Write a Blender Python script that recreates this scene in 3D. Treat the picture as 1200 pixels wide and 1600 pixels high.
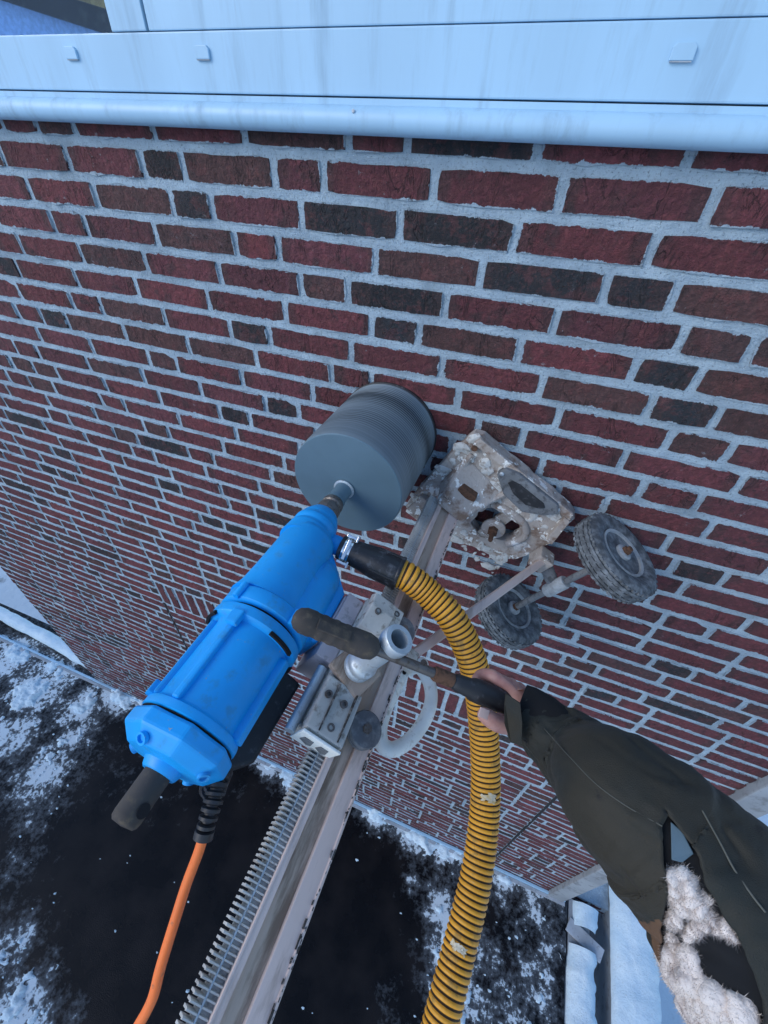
import bpy, bmesh, math, random
import numpy as np
from mathutils import Vector, Matrix

random.seed(11)
rng = np.random.default_rng(11)
for o in list(bpy.data.objects):
    bpy.data.objects.remove(o)
S = bpy.context.scene
COL = S.collection

# ------------------------------------------------------------------ camera
CAMZ = 4.36                       # eye height above the lower flat roof; wall face is the plane y = 0
FPX, PITCH, YAW, ROLL = 652.68, math.radians(41.124), math.radians(18.846), math.radians(2.925)
cy, sy_, cp, sp = math.cos(YAW), math.sin(YAW), math.cos(PITCH), math.sin(PITCH)
_R = Vector((cy, sy_, 0)); _F = Vector((-sy_ * cp, cy * cp, -sp)); _U = _R.cross(_F)
RIGHT = _R * math.cos(ROLL) + _U * math.sin(ROLL)
UP = -_R * math.sin(ROLL) + _U * math.cos(ROLL)
FWD = _F
CAM = Vector((0, -1.0, CAMZ))
cd = bpy.data.cameras.new('camera')
cam = bpy.data.objects.new('camera', cd); COL.objects.link(cam)
m = Matrix((RIGHT, UP, -FWD)).transposed().to_4x4(); m.translation = CAM
cam.matrix_world = m
cd.sensor_fit = 'HORIZONTAL'; cd.sensor_width = 36.0; cd.lens = 36.0 * FPX / 1200.0
cd.clip_start = 0.01; cd.clip_end = 500
S.camera = cam

# ------------------------------------------------------------------ sky, sun, exposure
SUN_EL, SUN_AZ = math.radians(30), math.radians(225)     # azimuth measured from +Y towards +X
w = bpy.data.worlds.new('World'); S.world = w; w.use_nodes = True
nt = w.node_tree
sky = nt.nodes.new('ShaderNodeTexSky'); sky.sky_type = 'NISHITA'; sky.sun_disc = False
sky.sun_elevation = SUN_EL; sky.sun_rotation = SUN_AZ; sky.air_density = 1.0; sky.dust_density = 0.4; sky.ozone_density = 3.5
bgn = nt.nodes['Background']; bgn.inputs['Strength'].default_value = 0.15
nt.links.new(sky.outputs['Color'], bgn.inputs['Color'])
sl = bpy.data.lights.new('sun', 'SUN'); sl.energy = 0.9; sl.angle = math.radians(32); sl.color = (1.0, 0.94, 0.86)
sun = bpy.data.objects.new('sun', sl); COL.objects.link(sun)
sd = Vector((math.sin(SUN_AZ) * math.cos(SUN_EL), math.cos(SUN_AZ) * math.cos(SUN_EL), math.sin(SUN_EL)))
sun.rotation_euler = sd.to_track_quat('Z', 'Y').to_euler()
sun.location = (0, -3, 12)
S.view_settings.view_transform = 'Standard'; S.view_settings.look = 'None'
S.view_settings.exposure = 0.63; S.view_settings.gamma = 1.0
S.view_settings.use_curve_mapping = False


# ------------------------------------------------------------------ pixel helpers (photo is 1200 x 1600)
def ray(px, py):
    return RIGHT * ((px - 600) / FPX) + UP * (-(py - 800) / FPX) + FWD
def at(px, py, depth):
    return CAM + ray(px, py) * depth
def on_y(px, py, y):
    d = ray(px, py); return CAM + d * ((y - CAM.y) / d.y)
def on_z(px, py, z):
    d = ray(px, py); return CAM + d * ((z - CAM.z) / d.z)
def proj(P):
    d = Vector(P) - CAM; f = d.dot(FWD)
    return 600 + FPX * d.dot(RIGHT) / f, 800 - FPX * d.dot(UP) / f, f


# ------------------------------------------------------------------ materials
def new_mat(name):
    mt = bpy.data.materials.new(name); mt.use_nodes = True
    n = mt.node_tree; n.nodes.clear()
    out = n.nodes.new('ShaderNodeOutputMaterial'); b = n.nodes.new('ShaderNodeBsdfPrincipled')
    n.links.new(b.outputs[0], out.inputs[0])
    return mt, n, b
def N(n, t, **kw):
    x = n.nodes.new(t)
    for k, v in kw.items():
        if k in x.inputs: x.inputs[k].default_value = v
        else: setattr(x, k, v)
    return x
def math_(n, op, a, b=None, clamp=False):
    x = n.nodes.new('ShaderNodeMath'); x.operation = op; x.use_clamp = clamp
    for i, v in enumerate((a, b)):
        if v is None: continue
        if isinstance(v, (int, float)): x.inputs[i].default_value = v
        else: n.links.new(v, x.inputs[i])
    return x.outputs[0]
def mixc(n, fac, a, b):
    x = n.nodes.new('ShaderNodeMix'); x.data_type = 'RGBA'
    for s, v in ((x.inputs[0], fac), (x.inputs[6], a), (x.inputs[7], b)):
        if isinstance(v, (int, float)): s.default_value = v
        elif isinstance(v, tuple): s.default_value = (*v[:3], 1)
        else: n.links.new(v, s)
    return x.outputs[2]
def ramp(n, src, lo, hi):
    x = n.nodes.new('ShaderNodeMapRange'); x.interpolation_type = 'SMOOTHSTEP'
    n.links.new(src, x.inputs[0]); x.inputs[1].default_value = lo; x.inputs[2].default_value = hi
    return x.outputs[0]
def noise(n, scale, detail=4, vec=None, rough=0.55):
    x = N(n, 'ShaderNodeTexNoise', Scale=scale, Detail=detail, Roughness=rough)
    if vec is not None: n.links.new(vec, x.inputs['Vector'])
    return x.outputs[0]
def position(n):
    return n.nodes.new('ShaderNodeNewGeometry').outputs['Position']
def bump(n, b, h, strength=0.3, dist=0.002):
    x = N(n, 'ShaderNodeBump', Strength=strength, Distance=dist)
    n.links.new(h, x.inputs['Height']); n.links.new(x.outputs[0], b.inputs['Normal'])
def worn(name, base, dirt=None, dirt_amt=0.4, scale=40, rough=0.5, metal=0.0, var=0.15, spots=None, spot_amt=0.0,
         spot_scale=90, bscale=300, bstr=0.15, bdist=0.001, coat=0.0, soft=0.0, stretch=None):
    """painted / metal / rubber surface with tone variation, patches of dirt and small chips"""
    mt, n, b = new_mat(name); P = position(n)
    if stretch:
        mp = N(n, 'ShaderNodeMapping'); mp.inputs['Scale'].default_value = stretch; n.links.new(P, mp.inputs[0]); P = mp.outputs[0]
    n1 = noise(n, scale * 0.25, 5, P); n2 = noise(n, scale, 6, P, 0.65)
    dark = tuple(c * (1 - var) for c in base); lite = tuple(min(1, c * (1 + var)) for c in base)
    c = mixc(n, ramp(n, n1, 0.35, 0.65), dark, lite)
    r = None
    if dirt:
        f = ramp(n, n2, 0.62 - dirt_amt * 0.3 - soft, 0.78 - dirt_amt * 0.25 + soft)
        c = mixc(n, math_(n, 'MULTIPLY', f, 0.85), c, dirt)
        r = f
    if spots:
        n3 = noise(n, spot_scale, 4, P, 0.7)
        c = mixc(n, ramp(n, n3, 0.70 - spot_amt * 0.25, 0.74 - spot_amt * 0.25 + soft), c, spots)
    n.links.new(c, b.inputs['Base Color'])
    if r is not None:
        rr = math_(n, 'ADD', math_(n, 'MULTIPLY', r, 0.3), rough, True); n.links.new(rr, b.inputs['Roughness'])
    else:
        b.inputs['Roughness'].default_value = rough
    b.inputs['Metallic'].default_value = metal
    if coat: b.inputs['Coat Weight'].default_value = coat
    bump(n, b, noise(n, bscale, 5, P), bstr, bdist)
    return mt

M = {}
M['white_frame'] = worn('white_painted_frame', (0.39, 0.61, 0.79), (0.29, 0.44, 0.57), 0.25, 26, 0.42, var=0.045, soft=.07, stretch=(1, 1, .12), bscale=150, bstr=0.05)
M['seal'] = worn('black_gasket', (0.02, 0.02, 0.022), rough=0.6)
M['zinc'] = worn('grey_flashing', (0.40, 0.44, 0.48), (0.25, 0.27, 0.30), 0.4, 30, 0.5)
M['render_grey'] = worn('grey_corner_render', (0.30, 0.33, 0.36), (0.18, 0.19, 0.20), 0.4, 14, 0.85, bscale=200, bstr=0.4)
M['blue'] = worn('blue_cast_paint', (0.003, 0.345, 0.82), (0.035, 0.27, 0.55), 0.26, 34, 0.46, var=0.09, soft=.03, spots=(0.32, 0.38, 0.40), spot_amt=0.14,
                 spot_scale=70, bscale=420, bstr=0.08, bdist=0.0006)
M['black_plastic'] = worn('black_plastic', (0.022, 0.023, 0.026), (0.12, 0.12, 0.13), 0.25, 60, 0.5)
M['dark_slot'] = worn('dark_vent', (0.006, 0.006, 0.008), rough=0.9)
M['rubber_brown'] = worn('dirty_brown_rubber', (0.055, 0.046, 0.040), (0.13, 0.105, 0.075), 0.4, 60, 0.75)
M['steel'] = worn('zinc_plated_steel', (0.52, 0.58, 0.62), (0.30, 0.31, 0.31), 0.3, 60, 0.42, 0.5)
M['chrome'] = worn('bright_clamp_steel', (0.75, 0.75, 0.73), rough=0.16, metal=1.0, bscale=120, bstr=0.1)
M['coupling'] = worn('brown_oily_steel', (0.17, 0.155, 0.145), (0.09, 0.07, 0.055), 0.4, 90, 0.42, 0.6)
M['alu'] = worn('grey_anodised_column', (0.70, 0.56, 0.50), (0.36, 0.27, 0.22), 0.26, 42, 0.6, 0.0, stretch=(1, .2, 1), soft=.05, var=0.08)
M['alu_dirty'] = worn('stained_column_channel', (0.50, 0.39, 0.31), (0.17, 0.115, 0.08), 0.5, 42, 0.8, 0.0, stretch=(1, .16, 1), soft=.03)
M['grime'] = worn('black_grime', (0.05, 0.045, 0.04), (0.25, 0.24, 0.23), 0.45, 110, 0.9, bscale=200, bstr=0.8, bdist=0.003)
M['rack'] = worn('zinc_toothed_rack', (0.60, 0.60, 0.57), (0.26, 0.24, 0.22), 0.35, 60, 0.5, 0.1)
M['cast_grey'] = worn('spattered_grey_casting', (0.60, 0.58, 0.53), (0.23, 0.20, 0.16), 0.42, 55, 0.7, spots=(0.12, 0.10, 0.08), spot_amt=0.10)
M['cast_white'] = worn('white_lacquered_handle', (0.82, 0.84, 0.80), (0.45, 0.43, 0.37), 0.3, 45, 0.55)
M['pink_plate'] = worn('grey_spacer_plate', (0.58, 0.49, 0.49), (0.28, 0.24, 0.22), 0.3, 40, 0.6)
M['base_paint'] = worn('rusty_white_base', (0.45, 0.41, 0.375), (0.17, 0.105, 0.07), 0.50, 26, 0.85, soft=.02, spots=(0.80, 0.82, 0.80), spot_amt=0.60,
                       spot_scale=30, bscale=90, bstr=0.7, bdist=0.004)
M['cement'] = worn('cement_splatter', (0.62, 0.63, 0.61), (0.26, 0.21, 0.17), 0.45, 60, 0.95, bscale=200, bstr=0.6, bdist=0.002)
M['slurry_grey'] = worn('slurry_covered_plate', (0.17, 0.185, 0.20), (0.07, 0.075, 0.08), 0.5, 60, 0.75, bscale=120, bstr=0.5, bdist=0.002)
M['rust'] = worn('rusty_bolt', (0.12, 0.06, 0.035), (0.05, 0.03, 0.02), 0.5, 120, 0.85, bscale=300, bstr=0.5)
M['tyre'] = worn('dusty_tyre', (0.075, 0.085, 0.095), (0.29, 0.325, 0.35), 0.52, 45, 0.8, soft=.10, bscale=160, bstr=0.5, bdist=0.002)
M['rim'] = worn('dirty_wheel_rim', (0.42, 0.46, 0.48), (0.17, 0.165, 0.16), 0.42, 40, 0.65, soft=.10)
M['grey_roller'] = worn('grey_plastic_roller', (0.115, 0.12, 0.13), (0.27, 0.28, 0.29), 0.4, 60, 0.6, soft=.06)
M['yellow'] = worn('yellow_hose', (0.86, 0.395, 0.032), (0.38, 0.22, 0.06), 0.38, 40, 0.42, var=0.1, spots=(0.62, 0.55, 0.4), spot_amt=0.03, spot_scale=120)
M['hose_black'] = worn('black_hose_groove', (0.060, 0.032, 0.014), rough=0.6)
M['cuff_black'] = worn('scuffed_black_rubber_cuff', (0.016, 0.018, 0.022), (0.10, 0.115, 0.135), 0.34, 40, 0.40, spots=(0.42, 0.46, 0.5), spot_amt=0.05)
M['tape'] = worn('torn_tape', (0.66, 0.60, 0.46), (0.62, 0.40, 0.12), 0.6, 80, 0.5)
M['orange'] = worn('orange_cable', (0.98, 0.21, 0.04), (0.35, 0.15, 0.09), 0.15, 60, 0.5, var=0.06)
M['skin'] = None


def skin_mat():
    mt, n, b = new_mat('skin'); P = position(n)
    c = mixc(n, ramp(n, noise(n, 60, 4, P), 0.35, 0.7), (0.50, 0.27, 0.22), (0.40, 0.19, 0.165))
    n.links.new(c, b.inputs['Base Color']); b.inputs['Roughness'].default_value = 0.5
    b.inputs['Subsurface Weight'].default_value = 0.15; b.inputs['Subsurface Radius'].default_value = (0.01, 0.004, 0.002)
    b.inputs['Subsurface Scale'].default_value = 0.3
    bump(n, b, noise(n, 350, 5, P), 0.3, 0.0008)
    return mt
M['skin'] = skin_mat()
M['nail'] = worn('finger_nail', (0.62, 0.45, 0.40), rough=0.3, var=0.04)


def fabric_mat():
    mt, n, b = new_mat('olive_waxed_cotton'); P = position(n)
    c = mixc(n, ramp(n, noise(n, 9, 5, P), 0.38, 0.66), (0.016, 0.020, 0.018), (0.032, 0.028, 0.019))
    c = mixc(n, ramp(n, noise(n, 22, 5, P, 0.7), 0.62, 0.72), c, (0.010, 0.010, 0.010))
    c = mixc(n, ramp(n, noise(n, 160, 3, P, 0.7), 0.72, 0.76), c, (0.08, 0.075, 0.06))
    n.links.new(c, b.inputs['Base Color']); b.inputs['Roughness'].default_value = 0.62
    b.inputs['Sheen Weight'].default_value = 0.05; b.inputs['Specular IOR Level'].default_value = 0.3
    h = math_(n, 'ADD', noise(n, 900, 2, P), math_(n, 'MULTIPLY', noise(n, 35, 5, P), 2.0))
    bump(n, b, h, 0.35, 0.003)
    return mt
M['jacket'] = fabric_mat()
M['jacket_brown'] = worn('brown_torn_hem', (0.12, 0.065, 0.035), (0.04, 0.03, 0.025), 0.45, 40, 0.85)
M['cuff_knit'] = worn('dark_cuff_lining', (0.006, 0.007, 0.009), rough=1.0)
M['seam'] = worn('pale_seam_thread', (0.09, 0.09, 0.075), rough=0.8)
M['fleece'] = worn('white_fleece_lining', (0.72, 0.65, 0.60), (0.36, 0.29, 0.27), 0.36, 20, 1.0, bscale=220, bstr=0.5, bdist=0.004)
def lining_mat():
    mt, n, b = new_mat('sheepskin_lining'); P = position(n)
    c = mixc(n, ramp(n, noise(n, 30, 3, P), 0.35, 0.7), (0.62, 0.55, 0.52), (0.42, 0.37, 0.36))
    c = mixc(n, ramp(n, noise(n, 13, 4, P, 0.5), 0.52, 0.585), c, (0.012, 0.012, 0.014))
    n.links.new(c, b.inputs['Base Color']); b.inputs['Roughness'].default_value = 1.0
    bump(n, b, noise(n, 300, 4, P, 0.7), 0.6, 0.003)
    return mt
M['lining'] = lining_mat()
M['blue_lining'] = worn('slate_blue_lining', (0.10, 0.17, 0.22), (0.05, 0.07, 0.09), 0.3, 50, 0.7)


def mortar_mat():
    mt, n, b = new_mat('pale_mortar'); P = position(n)
    c = mixc(n, ramp(n, noise(n, 14, 5, P), 0.35, 0.68), (0.40, 0.52, 0.62), (0.53, 0.67, 0.77))
    c = mixc(n, ramp(n, noise(n, 170, 4, P, 0.75), 0.54, 0.66), c, (0.22, 0.29, 0.36))
    c = mixc(n, ramp(n, noise(n, 120, 4, P, 0.75), 0.60, 0.70), c, (0.62, 0.74, 0.83))
    c = mixc(n, math_(n, 'MULTIPLY', ramp(n, noise(n, 5, 5, P, 0.6), 0.52, 0.68), 0.55), c, (0.22, 0.29, 0.35))
    n.links.new(c, b.inputs['Base Color']); b.inputs['Roughness'].default_value = 0.95
    h = math_(n, 'ADD', noise(n, 200, 4, P, 0.75), math_(n, 'MULTIPLY', noise(n, 45, 4, P), 1.6))
    bump(n, b, h, 1.0, 0.008)
    return mt
M['mortar'] = mortar_mat()


def brick_mat(name, per_object):
    mt, n, b = new_mat(name); P = position(n)
    if per_object:
        base = n.nodes.new('ShaderNodeObjectInfo').outputs['Color']
    else:
        base = N(n, 'ShaderNodeAttribute', attribute_name='tone').outputs['Color']
    uv = n.nodes.new('ShaderNodeUVMap'); sep = n.nodes.new('ShaderNodeSeparateXYZ'); n.links.new(uv.outputs[0], sep.inputs[0])
    hx = N(n, 'ShaderNodeAttribute', attribute_name='half_length').outputs['Fac']
    hz = N(n, 'ShaderNodeAttribute', attribute_name='half_height').outputs['Fac']
    ex = math_(n, 'SUBTRACT', hx, math_(n, 'ABSOLUTE', sep.outputs[0]))
    ez = math_(n, 'SUBTRACT', hz, math_(n, 'ABSOLUTE', sep.outputs[1]))
    e = math_(n, 'MINIMUM', ex, ez)
    # burnt ends and streaks
    st = N(n, 'ShaderNodeMapping'); st.inputs['Scale'].default_value = (1, 1, 0.35); n.links.new(P, st.inputs[0])
    burn = ramp(n, noise(n, 15, 4, st.outputs[0]), 0.54, 0.74)
    ends = ramp(n, math_(n, 'SUBTRACT', ex, math_(n, 'MULTIPLY', noise(n, 20, 3, P), 0.07)), 0.0, -0.025)
    dk = math_(n, 'MAXIMUM', math_(n, 'MULTIPLY', burn, 0.7), math_(n, 'MULTIPLY', ends, 0.75))
    c = mixc(n, math_(n, 'MULTIPLY', dk, 0.8), base, (0.085, 0.055, 0.055))
    fine = noise(n, 130, 5, P, 0.7)
    c = mixc(n, ramp(n, fine, 0.48, 0.74), c, mixc(n, 0.40, c, (0.34, 0.13, 0.12)))
    patch = ramp(n, noise(n, 24, 5, P, 0.65), 0.52, 0.60)
    c = mixc(n, math_(n, 'MULTIPLY', patch, 0.5), c, mixc(n, 0.6, c, (0.27, 0.075, 0.075)))
    smud = ramp(n, noise(n, 17, 6, P, 0.7), 0.55, 0.64)
    c = mixc(n, math_(n, 'MULTIPLY', smud, 0.55), c, (0.060, 0.045, 0.046))
    c = mixc(n, math_(n, 'MULTIPLY', ramp(n, noise(n, 75, 5, P, 0.75), 0.58, 0.50), 0.5), c, mixc(n, 0.6, c, (0.02, 0.012, 0.012)))
    # pale efflorescence flecks and mortar smears at the ragged rim
    fl = math_(n, 'MULTIPLY', ramp(n, noise(n, 55, 6, P, 0.75), 0.61, 0.69), ramp(n, noise(n, 8, 2, P), 0.45, 0.60))
    c = mixc(n, math_(n, 'MULTIPLY', fl, 0.55), c, (0.42, 0.42, 0.44))
    rag = math_(n, 'SUBTRACT', e, math_(n, 'MULTIPLY', math_(n, 'MULTIPLY', math_(n, 'SUBTRACT', noise(n, 48, 6, P, 0.7), 0.45), 0.024), ramp(n, noise(n, 9, 2, P), 0.34, 0.66)))
    c = mixc(n, ramp(n, rag, 0.0016, 0.0002), c, (0.46, 0.58, 0.68))
    n.links.new(c, b.inputs['Base Color'])
    b.inputs['Roughness'].default_value = 0.8
    cn = N(n, 'ShaderNodeTexNoise', Scale=21.0, Detail=4.0, Roughness=0.6, Distortion=1.2); n.links.new(st.outputs[0], cn.inputs['Vector'])
    crease = ramp(n, math_(n, 'ABSOLUTE', math_(n, 'SUBTRACT', cn.outputs[0], 0.5)), 0.022, 0.0)
    crease = math_(n, 'MULTIPLY', crease, ramp(n, noise(n, 11, 2, P), 0.46, 0.58))
    c = mixc(n, math_(n, 'MULTIPLY', crease, 0.6), c, mixc(n, 0.75, c, (0.012, 0.008, 0.009)))
    n.links.new(c, b.inputs['Base Color'])
    h = math_(n, 'ADD', math_(n, 'MULTIPLY', noise(n, 38, 6, P, 0.7), 2.2), noise(n, 160, 4, P, 0.7))
    h = math_(n, 'SUBTRACT', h, math_(n, 'MULTIPLY', crease, 0.7))
    bump(n, b, h, 1.0, 0.010)
    return mt
M['brick'] = brick_mat('hand_moulded_brick', True)
M['brick_far'] = brick_mat('hand_moulded_brick_far', False)


def snow_mat():
    mt, n, b = new_mat('snow'); P = position(n)
    c = mixc(n, ramp(n, noise(n, 7, 5, P), 0.35, 0.65), (0.62, 0.79, 0.90), (0.74, 0.88, 0.95))
    c = mixc(n, ramp(n, noise(n, 60, 5, P, 0.7), 0.60, 0.72), c, (0.46, 0.53, 0.58))
    n.links.new(c, b.inputs['Base Color']); b.inputs['Roughness'].default_value = 0.75
    h = math_(n, 'ADD', noise(n, 120, 5, P, 0.7), math_(n, 'MULTIPLY', noise(n, 25, 4, P), 2))
    bump(n, b, h, 0.5, 0.012)
    return mt
M['snow'] = snow_mat()


def roof_mat():
    mt, n, b = new_mat('wet_bitumen'); P = position(n)
    a = N(n, 'ShaderNodeAttribute', attribute_name='frost').outputs['Fac']
    c = mixc(n, ramp(n, noise(n, 3.5, 5, P), 0.35, 0.7), (0.004, 0.004, 0.005), (0.015, 0.013, 0.013))
    sp = noise(n, 26, 6, P, 0.72); sp2 = noise(n, 8, 5, P, 0.6)
    v = math_(n, 'ADD', math_(n, 'ADD', math_(n, 'MULTIPLY', sp, 0.55), math_(n, 'MULTIPLY', sp2, 0.45)), math_(n, 'MULTIPLY', a, 0.30))
    haze = ramp(n, v, 0.54, 0.78)
    c = mixc(n, math_(n, 'MULTIPLY', haze, 0.75), c, (0.20, 0.23, 0.26))
    fr = ramp(n, v, 0.685, 0.735)
    c = mixc(n, fr, c, (0.66, 0.76, 0.82))
    n.links.new(c, b.inputs['Base Color'])
    rg = math_(n, 'ADD', math_(n, 'MULTIPLY', haze, 0.4), 0.26, True)
    n.links.new(rg, b.inputs['Roughness'])
    b.inputs['Specular IOR Level'].default_value = 0.2
    h = math_(n, 'ADD', math_(n, 'MULTIPLY', fr, 1.5), noise(n, 180, 4, P))
    bump(n, b, h, 0.4, 0.006)
    return mt
M['roof'] = roof_mat()


def glass_mat():
    mt, n, b = new_mat('coated_window_glass')
    b.inputs['Base Color'].default_value = (0.62, 0.80, 1.0, 1); b.inputs['Roughness'].default_value = 0.015
    b.inputs['Metallic'].default_value = 0.95
    return mt
M['glass'] = glass_mat()


def bit_mat():
    mt, n, b = new_mat('brushed_steel_core_bit'); P = position(n)
    w_ = N(n, 'ShaderNodeTexWave', Scale=38.0, Distortion=0.0, Detail=0.0); w_.bands_direction = 'Y'
    n.links.new(P, w_.inputs['Vector'])
    fade = ramp(n, N(n, 'ShaderNodeSeparateXYZ').outputs[1], -0.28, -0.16)
    sx = [k for k in n.nodes if k.bl_idname == 'ShaderNodeSeparateXYZ'][0]; n.links.new(P, sx.inputs[0])
    st = N(n, 'ShaderNodeMapping'); st.inputs['Scale'].default_value = (0.2, 60, 0.2); n.links.new(P, st.inputs[0])
    c = mixc(n, ramp(n, noise(n, 3, 3, st.outputs[0]), 0.35, 0.65), (0.17, 0.22, 0.255), (0.215, 0.27, 0.305))
    c = mixc(n, math_(n, 'MULTIPLY', ramp(n, w_.outputs[1], 0.55, 0.95), fade), c, (0.045, 0.058, 0.068))
    n.links.new(c, b.inputs['Base Color']); b.inputs['Metallic'].default_value = 0.25; b.inputs['Roughness'].default_value = 0.5
    return mt
M['bit'] = bit_mat()
M['bit_disc'] = worn('satin_steel_disc', (0.115, 0.19, 0.24), rough=0.5, metal=0.2, var=0.05, bscale=100, bstr=0.03)
M['house_wall'] = worn('pale_render', (0.38, 0.56, 0.92), rough=0.9)
M['house_roof'] = worn('dark_roof_edge', (0.035, 0.033, 0.035), (0.10, 0.09, 0.08), 0.4, 3, 0.8)
M['house_ochre'] = worn('ochre_shutter', (0.55, 0.35, 0.14), rough=0.7)  # plain ochre colour, used on the chimney
M['bark'] = worn('bare_bark', (0.06, 0.05, 0.045), rough=0.9)
M['ground'] = worn('trodden_snow_ground', (0.70, 0.80, 0.86), (0.10, 0.10, 0.10), 0.22, 1.5, 0.9, var=0.06, bscale=8, bstr=0.4, bdist=0.05)


# ------------------------------------------------------------------ mesh helpers
def mesh(name, vf, mat, parent=None, smooth=False, bevel=0.0, seg=2, mats=None, idx=None, solid=None):
    v, f = vf
    me = bpy.data.meshes.new(name)
    me.from_pydata([tuple(x) for x in v], [], f)
    me.update()
    if mats:
        for k in mats: me.materials.append(k)
        if idx is not None: me.polygons.foreach_set('material_index', idx)
    else:
        me.materials.append(mat)
    bm = bmesh.new(); bm.from_mesh(me)
    bmesh.ops.recalc_face_normals(bm, faces=bm.faces)
    if bevel:
        es = [e for e in bm.edges if len(e.link_faces) == 2 and e.calc_face_angle() > 0.5]
        bmesh.ops.bevel(bm, geom=es, offset=bevel, segments=seg, affect='EDGES', profile=0.6, clamp_overlap=True)
    bm.to_mesh(me); bm.free()
    if smooth:
        me.polygons.foreach_set('use_smooth', [True] * len(me.polygons))
        try: me.set_sharp_from_angle(angle=math.radians(42))
        except Exception: pass
    o = bpy.data.objects.new(name, me); COL.objects.link(o)
    if parent is not None: o.parent = parent
    return o
def empty(name, label, cat, loc=(0, 0, 0), mat=None, group=None):
    o = bpy.data.objects.new(name, None); COL.objects.link(o)
    if mat is not None: o.matrix_world = mat
    else: o.location = loc
    tag(o, label, cat, group); o.empty_display_size = 0.05
    return o
def tag(o, label, cat, group=None, kind=None):
    if label: o['label'] = label
    if cat: o['category'] = cat
    if group: o['group'] = group
    if kind: o['kind'] = kind
    return o
def box(x0, x1, y0, y1, z0, z1):
    v = [Vector((x, y, z)) for x in (x0, x1) for y in (y0, y1) for z in (z0, z1)]
    return v, [(0, 1, 3, 2), (4, 6, 7, 5), (0, 4, 5, 1), (2, 3, 7, 6), (0, 2, 6, 4), (1, 5, 7, 3)]
def join(*parts):
    V, F = [], []
    for v, f in parts:
        k = len(V); V += list(v); F += [tuple(i + k for i in q) for q in f]
    return V, F
def frame_of(d):
    d = d.normalized(); t = Vector((0, 0, 1)) if abs(d.z) < 0.9 else Vector((1, 0, 0))
    a = d.cross(t).normalized(); return a, d.cross(a)
def tube(path, rad, n=16, cap=True, flat=1.0, closed=False):
    """round bar along a path, one radius or a list; parallel-transported rings"""
    path = [Vector(q) for q in path]; k = len(path)
    if not isinstance(rad, (list, tuple)): rad = [rad] * k
    V, F = [], []; a = None
    for i in range(k):
        if closed: d = path[(i + 1) % k] - path[i - 1]
        else: d = path[min(i + 1, k - 1)] - path[max(i - 1, 0)]
        d.normalize()
        if a is None: a, b = frame_of(d)
        else:
            a = (a - d * a.dot(d)).normalized(); b = d.cross(a)
        for j in range(n):
            t = 2 * math.pi * j / n
            V.append(path[i] + (a * math.cos(t) + b * math.sin(t) * flat) * rad[i])
    for i in range(k if closed else k - 1):
        for j in range(n):
            i2 = (i + 1) % k
            F.append((i * n + j, i * n + (j + 1) % n, i2 * n + (j + 1) % n, i2 * n + j))
    if cap and not closed:
        F.append(tuple(range(n))[::-1]); F.append(tuple((k - 1) * n + j for j in range(n)))
    return V, F
def spline(pts, n=8):
    pts = [Vector(q) for q in pts]; out = []
    for i in range(len(pts) - 1):
        p0 = pts[max(i - 1, 0)]; p1 = pts[i]; p2 = pts[i + 1]; p3 = pts[min(i + 2, len(pts) - 1)]
        for j in range(n):
            t = j / n
            out.append(0.5 * ((2 * p1) + (p2 - p0) * t + (2 * p0 - 5 * p1 + 4 * p2 - p3) * t * t + (3 * p1 - p0 - 3 * p2 + p3) * t ** 3))
    out.append(pts[-1]); return out
def resample(path, step):
    out = [path[0]]; acc = 0.0
    for a, b in zip(path, path[1:]):
        L = (b - a).length; s = step - acc
        while s <= L and L > 0:
            out.append(a.lerp(b, s / L)); s += step
        acc = (acc + L) % step
    return out
def lathe(origin, axis, prof, n=32, phase=0.0):
    """prof: list of (radius, distance along axis)"""
    o = Vector(origin); d = Vector(axis).normalized(); a, b = frame_of(d); V, F = [], []
    for r, t in prof:
        for j in range(n):
            q = 2 * math.pi * j / n + phase
            V.append(o + d * t + (a * math.cos(q) + b * math.sin(q)) * max(r, 1e-5))
    for i in range(len(prof) - 1):
        for j in range(n):
            F.append((i * n + j, i * n + (j + 1) % n, (i + 1) * n + (j + 1) % n, (i + 1) * n + j))
    if prof[0][0] > 1e-4: F.append(tuple(range(n))[::-1])
    if prof[-1][0] > 1e-4: F.append(tuple((len(prof) - 1) * n + j for j in range(n)))
    return V, F
def prism(poly, lo, hi, ax=2):
    """polygon (two coordinates) extruded along the third axis"""
    def put(q, h):
        c = [0, 0, 0]; k = 0
        for i in range(3):
            if i == ax: c[i] = h
            else: c[i] = q[k]; k += 1
        return Vector(c)
    n = len(poly); V = [put(q, lo) for q in poly] + [put(q, hi) for q in poly]
    F = [tuple(range(n))[::-1], tuple(range(n, 2 * n))] + [(i, (i + 1) % n, n + (i + 1) % n, n + i) for i in range(n)]
    return V, F
def obox(c, ax, ay, az, sx, sy, sz):
    c = Vector(c); V = [c + ax * sx * i + ay * sy * j + az * sz * k for i in (-.5, .5) for j in (-.5, .5) for k in (-.5, .5)]
    return V, box(0, 1, 0, 1, 0, 1)[1]
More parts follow.
